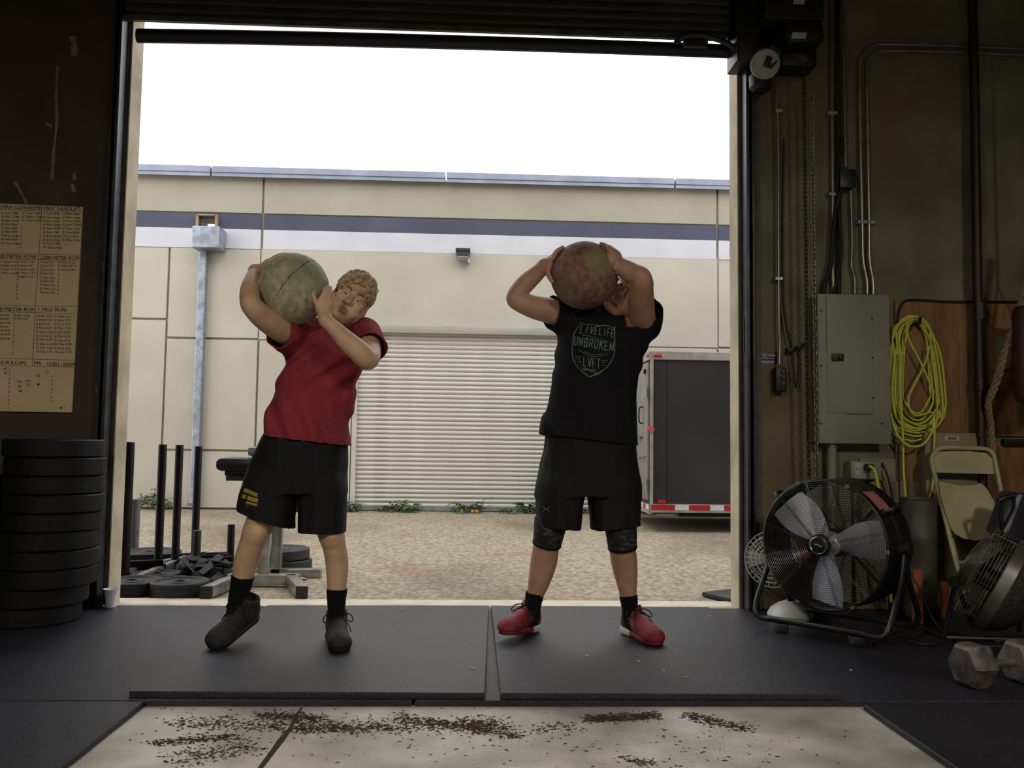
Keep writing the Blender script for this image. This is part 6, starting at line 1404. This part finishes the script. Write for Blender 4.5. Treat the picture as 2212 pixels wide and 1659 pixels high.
hc2 = P(1357, 634, 3.955); M2 = basis((-.24, -.96, .02), (.68, .12, .72))
v.chain([(P(1322, 700, 4.01), .066), (P(1332, 680, 4.01), .064), (P(1344, 655, 4.00), .060)], .03)
head_sdf(v, hc2, M2, 1.05, cheeks=0)
v.mesh('body', [M_skB, M_lipA], B, pick=lips_pick(hc2, M2, 1.05))
eyes(B, hc2, M2, 1.05, .8)
W2 = lambda x, y, z: V3(hc2)+M2 @ (np.array([x, y, z])*1.05)
v = Vol(V3(hc2)-.15, V3(hc2)+.15, .003)
v.ell(W2(0, .017, .044), (.0835, .1045, .091), M2, 0); v.ell(W2(0, .06, -.01), (.070, .055, .06), M2, .02)
v.warp(lambda x, y, z: .0012*sn(x, y, z, 700, 3))
v.ell(W2(0, -.105, .0), (.064, .056, .066), M2, .006, 's')
for s_ in (-1, 1): v.ell(W2(s_*.090, -.030, -.040), (.036, .055, .046), M2, .004, 's'); v.ell(W2(s_*.085, .010, -.002), (.018, .022, .034), M2, .004, 's')
v.plane(W2(0, 0, -.06), -M2[:, 2]); v.mesh('hair', M_grizz, B)
# shirt
v = Vol((P(1150, 800, 3.9).x-.03, 3.72, P(1260, 975, 3.9).z-.02), (P(1430, 800, 3.9).x+.03, 4.2, P(1300, 640, 3.9).z+.03), .004)
v.loft([sec(980, 1160, 1378, 3.97, .175), sec(938, 1167, 1374, 3.97, .172), sec(900, 1177, 1371, 3.97, .165), sec(842, 1190, 1370, 3.97, .158), sec(781, 1199, 1387, 3.97, .158), sec(742, 1203, 1400, 3.97, .152), sec(709, 1206, 1412, 3.98, .12), sec(680, 1212, 1412, 4.0, .08), sec(665, 1232, 1400, 4.01, .065)], k=.03, pw=2.3)
v.chain([(P(1220, 682, 3.97), .074), (P(1270, 676, 4.0), .072), (P(1330, 686, 4.02), .070), (P(1388, 694, 3.98), .078)], .03)
v.chain([(P(1222, 684, 3.96), .078), (P(1198, 676, 3.935), .078), (P(1170, 668, 3.905), .076)], .03)
v.chain([(P(1390, 702, 3.97), .080), (P(1396, 680, 3.94), .078), (P(1396, 650, 3.90), .074)], .03)
v.warp(lambda x, y, z: .006*sn(x*1.8, y, z*.3, 44, 15)*np.clip((1.40-z)/.3, .25, 1)+.0085*np.sin((x-.06*(z-1))*78+1.6*np.sin(z*6))*np.clip((.42-x)/.12, 0, 1)*np.clip((1.30-z)/.25, 0, 1)+.004*np.sin((x*1.1+z*1.5)*36)*np.exp(-((z-1.30)/.10)**2))
v.shell(.006)
a, b2 = P(1166, 938, 3.85), P(1375, 962, 3.85); n_ = (b2-a).cross(Vector((0, 1, 0))); n_ = n_ if n_.z < 0 else -n_; v.plane(a, n_)
a, b2 = P(1198, 676, 3.935), P(1170, 668, 3.905); dd_ = (b2-a).normalized(); v.plane(a+dd_*.020, (dd_+Vector((0, 0, -.12))).normalized(), (a.x-.20, a.y-.2, a.z-.13), (a.x+.06, a.y+.2, a.z+.13))
a, b2 = P(1396, 684, 3.95), P(1393, 655, 3.88); dd_ = (b2-a).normalized(); v.plane(P(1388, 690, 3.90), dd_, (P(1352, 700, 3.9).x, 3.6, P(1390, 705, 3.9).z), (a.x+.12, 3.945, a.z+.25))
v.cone(P(1326, 690, 4.0), P(1348, 645, 3.97), .050, .075, .006, 's')
ts2 = v.mesh('t_shirt', M_blksh, B)
c = V3(P(1326, 684, 4.0)); up_ = V3(P(1345, 650, 3.99)-P(1318, 706, 4.00)); up_ /= np.linalg.norm(up_); xx_ = np.cross(up_, [0, 1, 0]); xx_ /= np.linalg.norm(xx_); yy_ = np.cross(up_, xx_)
v = Vol(c-.11, c+.11, .003); v.chain([(c+xx_*math.cos(q)*.068+yy_*math.sin(q)*.068, .006) for q in np.linspace(0, 2*math.pi, 25)], .004); v.mesh('collar', M_blksh, B)
# shorts
v = Vol((P(1150, 1100, 3.9).x-.03, 3.72, P(1260, 1160, 3.9).z-.02), (P(1395, 1000, 3.9).x+.03, 4.2, P(1260, 925, 3.9).z+.02), .004)
v.loft([sec(1070, 1159, 1384, 3.96, .158), sec(1040, 1161, 1384, 3.97, .162), sec(1000, 1167, 1377, 3.97, .162), sec(950, 1177, 1371, 3.97, .155), sec(925, 1180, 1368, 3.97, .15)], k=.02, pw=2.4)
v.loft([sec(1160, 1164, 1250, 3.91, .118), sec(1120, 1161, 1256, 3.92, .122), sec(1085, 1159, 1261, 3.94, .132), sec(1050, 1161, 1268, 3.95, .142), sec(1025, 1168, 1268, 3.96, .14), sec(1000, 1185, 1255, 3.97, .10)], k=.02, pw=2.4)
v.loft([sec(1160, 1274, 1382, 3.90, .122), sec(1120, 1273, 1382, 3.92, .125), sec(1085, 1270, 1383, 3.94, .134), sec(1050, 1266, 1383, 3.95, .142), sec(1025, 1270, 1377, 3.96, .14), sec(1000, 1285, 1362, 3.97, .10)], k=.012, pw=2.4)
v.warp(lambda x, y, z: .005*sn(x*1.5, y*1.5, z*.35, 46, 19)+.004*np.sin(x*70+5*z)*np.clip((.74-z)/.2, 0, 1))
v.shell(.006)
for (x0_, y0_, x1_, y1_, Y_, xa_, xb_) in ((1163, 1134, 1249, 1143, 3.93, 1140, 1262), (1275, 1143, 1382, 1133, 3.93, 1264, 1410)):
    a, b2 = P(x0_, y0_, Y_), P(x1_, y1_, Y_); n_ = (b2-a).cross(Vector((0, 1, 0))); n_ = n_ if n_.z < 0 else -n_
    v.plane(a, n_, (P(xa_, 1100, Y_).x, 3.5, P(1260, 1190, 3.9).z-.05), (P(xb_, 1100, Y_).x, 4.3, P(1260, 1100, 3.9).z))
sh2 = v.mesh('shorts', M_shorts, B)
on_surface(sh2, B, 'shorts_print', M_sil, stroke([(1173, 1094), (1177, 1099), (1182, 1099), (1187, 1094)], 2)+stroke([(1173, 1106), (1177, 1100), (1182, 1100), (1187, 1106)], 2))
M_ks = mat('grey_patterned_sleeve', '#141416', '#3b3b40', scale=34, rough=.8, ramp=(.55, .60), detail=1, stretch=(1, 1, 2.6))
for pts in ([(1190, 1120, 3.905, .076), (1186, 1150, 3.895, .070), (1181, 1176, 3.908, .0645)], [(1338, 1120, 3.885, .076), (1342, 1150, 3.875, .070), (1345, 1184, 3.888, .0645)]):
    pp = [(P(a, b2, c), r_) for a, b2, c, r_ in pts]; lo = np.min([V3(p)-r_ for p, r_ in pp], 0)-.02; hi = np.max([V3(p)+r_ for p, r_ in pp], 0)+.02
    v = Vol(lo, hi, .0034); v.chain(pp, .01); v.plane(pp[-1][0], pp[-1][0]-pp[-2][0]); v.plane(pp[0][0], pp[0][0]-pp[1][0]); v.warp(lambda x, y, z: .0015*sn(x, y, z, 60, 4)); ks = v.mesh('knee_sleeve', M_ks, B)
    e = pp[-1][0]; d_ = (pp[-1][0]-pp[-2][0]).normalized(); v = Vol(V3(e)-.09, V3(e)+.09, .0034); v.cone(e-d_*.006, e+d_*.002, .0668, .0660, 0); v.plane(e+d_*.004, d_); v.plane(e-d_*.010, -d_); v.mesh('hem_band', M_sock, ks)
for pts in ([(1156, 1281, 3.96, .0425), (1151, 1308, 3.96, .037), (1149, 1338, 3.965, .033), (1140, 1348, 3.93, .030)], [(1357, 1286, 3.94, .0415), (1360, 1312, 3.94, .037), (1361, 1340, 3.94, .033), (1368, 1350, 3.91, .030)]):
    pp = [(P(a, b2, c), r_) for a, b2, c, r_ in pts]; lo = np.min([V3(p)-r_ for p, r_ in pp], 0)-.02; hi = np.max([V3(p)+r_ for p, r_ in pp], 0)+.02
    v = Vol(lo, hi, .0034); v.chain(pp, .01); v.plane(pp[0][0], pp[0][0]-pp[1][0]); v.warp(lambda x, y, z: .0012*np.sin(z*420)+.002*sn(x, y, z, 70, 4)); v.mesh('sock', M_sock, B)
M_shB = mat('red_trainer_mesh', '#8f1d26', '#6e141c', scale=90, rough=.6, bump=.4, bscale=350, c3='#5d1118', s3=14, t3=(.5, .65)); M_soleR = mat('red_sole', '#7a1a20', '#5f1318', scale=30, rough=.6); M_heelw = mat('white_midsole', '#d6d2ca', '#bdb9b1', rough=.5)
h_ = Vector((P(1156, 1350, 4.03).x, 4.03, .042)); t_ = Vector((P(1093, 1360, 3.80).x, 3.80, .072))
shoe(B, h_, h_+(t_-h_).normalized()*.30, (0, 0, 1), M_shB, M_soleR, M_lace, L_=.30, m_heel=M_heelw)
h_ = Vector((P(1352, 1350, 4.01).x, 4.01, .042)); t_ = Vector((P(1414, 1380, 3.77).x, 3.77, .042))
shoe(B, h_, h_+(t_-h_).normalized()*.30, (0, 0, 1), M_shB, M_soleR, M_lace, L_=.30, m_heel=M_heelw)
# shield print
M_grn = mat('green_glow_print', '#2f6b42', '#28573a', scale=50, rough=.85, c3='#5f7f66', s3=12, t3=(.45, .6)); M_gry = mat('pale_green_print', '#6d8570', '#5a705e', scale=50, rough=.85)
S1 = []
sx = lambda u_: 1210+u_*140/1548; sy = lambda q: 680+q*150/1659
def pl(*p): return [(sx(a), sy(b2)) for a, b2 in p]
S1 += stroke(pl((500, 180), (330, 440), (290, 700), (290, 1000), (380, 1200), (530, 1360), (700, 1480)), 2.2)
S1 += stroke(pl((700, 1480), (920, 1400), (1120, 1250), (1240, 1090), (1300, 900), (1300, 260)), 3.2)
S1 += stroke(pl((500, 180), (590, 235), (760, 225), (930, 265), (1060, 255), (1180, 280), (1280, 320), (1300, 260)), 2.)
S1 += stroke(pl((530, 490), (640, 500), (760, 525), (880, 540), (980, 605), (1110, 630)), 1.4)+stroke(pl((620, 545), (760, 565), (880, 605), (970, 650), (1060, 660)), 1.1)
S1 += stroke(pl((440, 830), (620, 950), (740, 1000), (900, 1000), (1080, 940), (1170, 920)), 1.5)+stroke(pl((600, 880), (760, 955), (880, 955), (1000, 920)), 1.2)
on_surface(ts2, B, 'shield_print', M_grn, S1, label='green shield outline')
S2 = word('LIVE', sx(470), sy(250), 7.5, 17, 10.2, .9, 4, 1.7)+word('LIFE', sx(930), sy(290), 6.8, 17, 8.6, 1.8, 2, 1.5)
S2 += word('UNBROKEN', sx(330), sy(520), 8.2, 18, 11.0, 1.9, 2.2, 1.9)
S2 += word('LVFT', sx(560), sy(1020), 7, 19, 9.6, 1.3, .5, 1.7)+word('APPAREL', sx(545), sy(1270), 3.2, 5.5, 4.6, .8, .4, 1.1)
for (a, b2) in (((360, 980), (500, 1005)), ((380, 1040), (490, 1060)), ((420, 1110), (495, 1130)), ((985, 1090), (1135, 1085)), ((990, 1140), (1075, 1145)), ((1010, 1200), (1060, 1205))): S2 += stroke(pl(a, b2), 1.1)
on_surface(ts2, B, 'shirt_lettering', M_gry, S2, off=.0024, label='pale green lettering on the shirt')
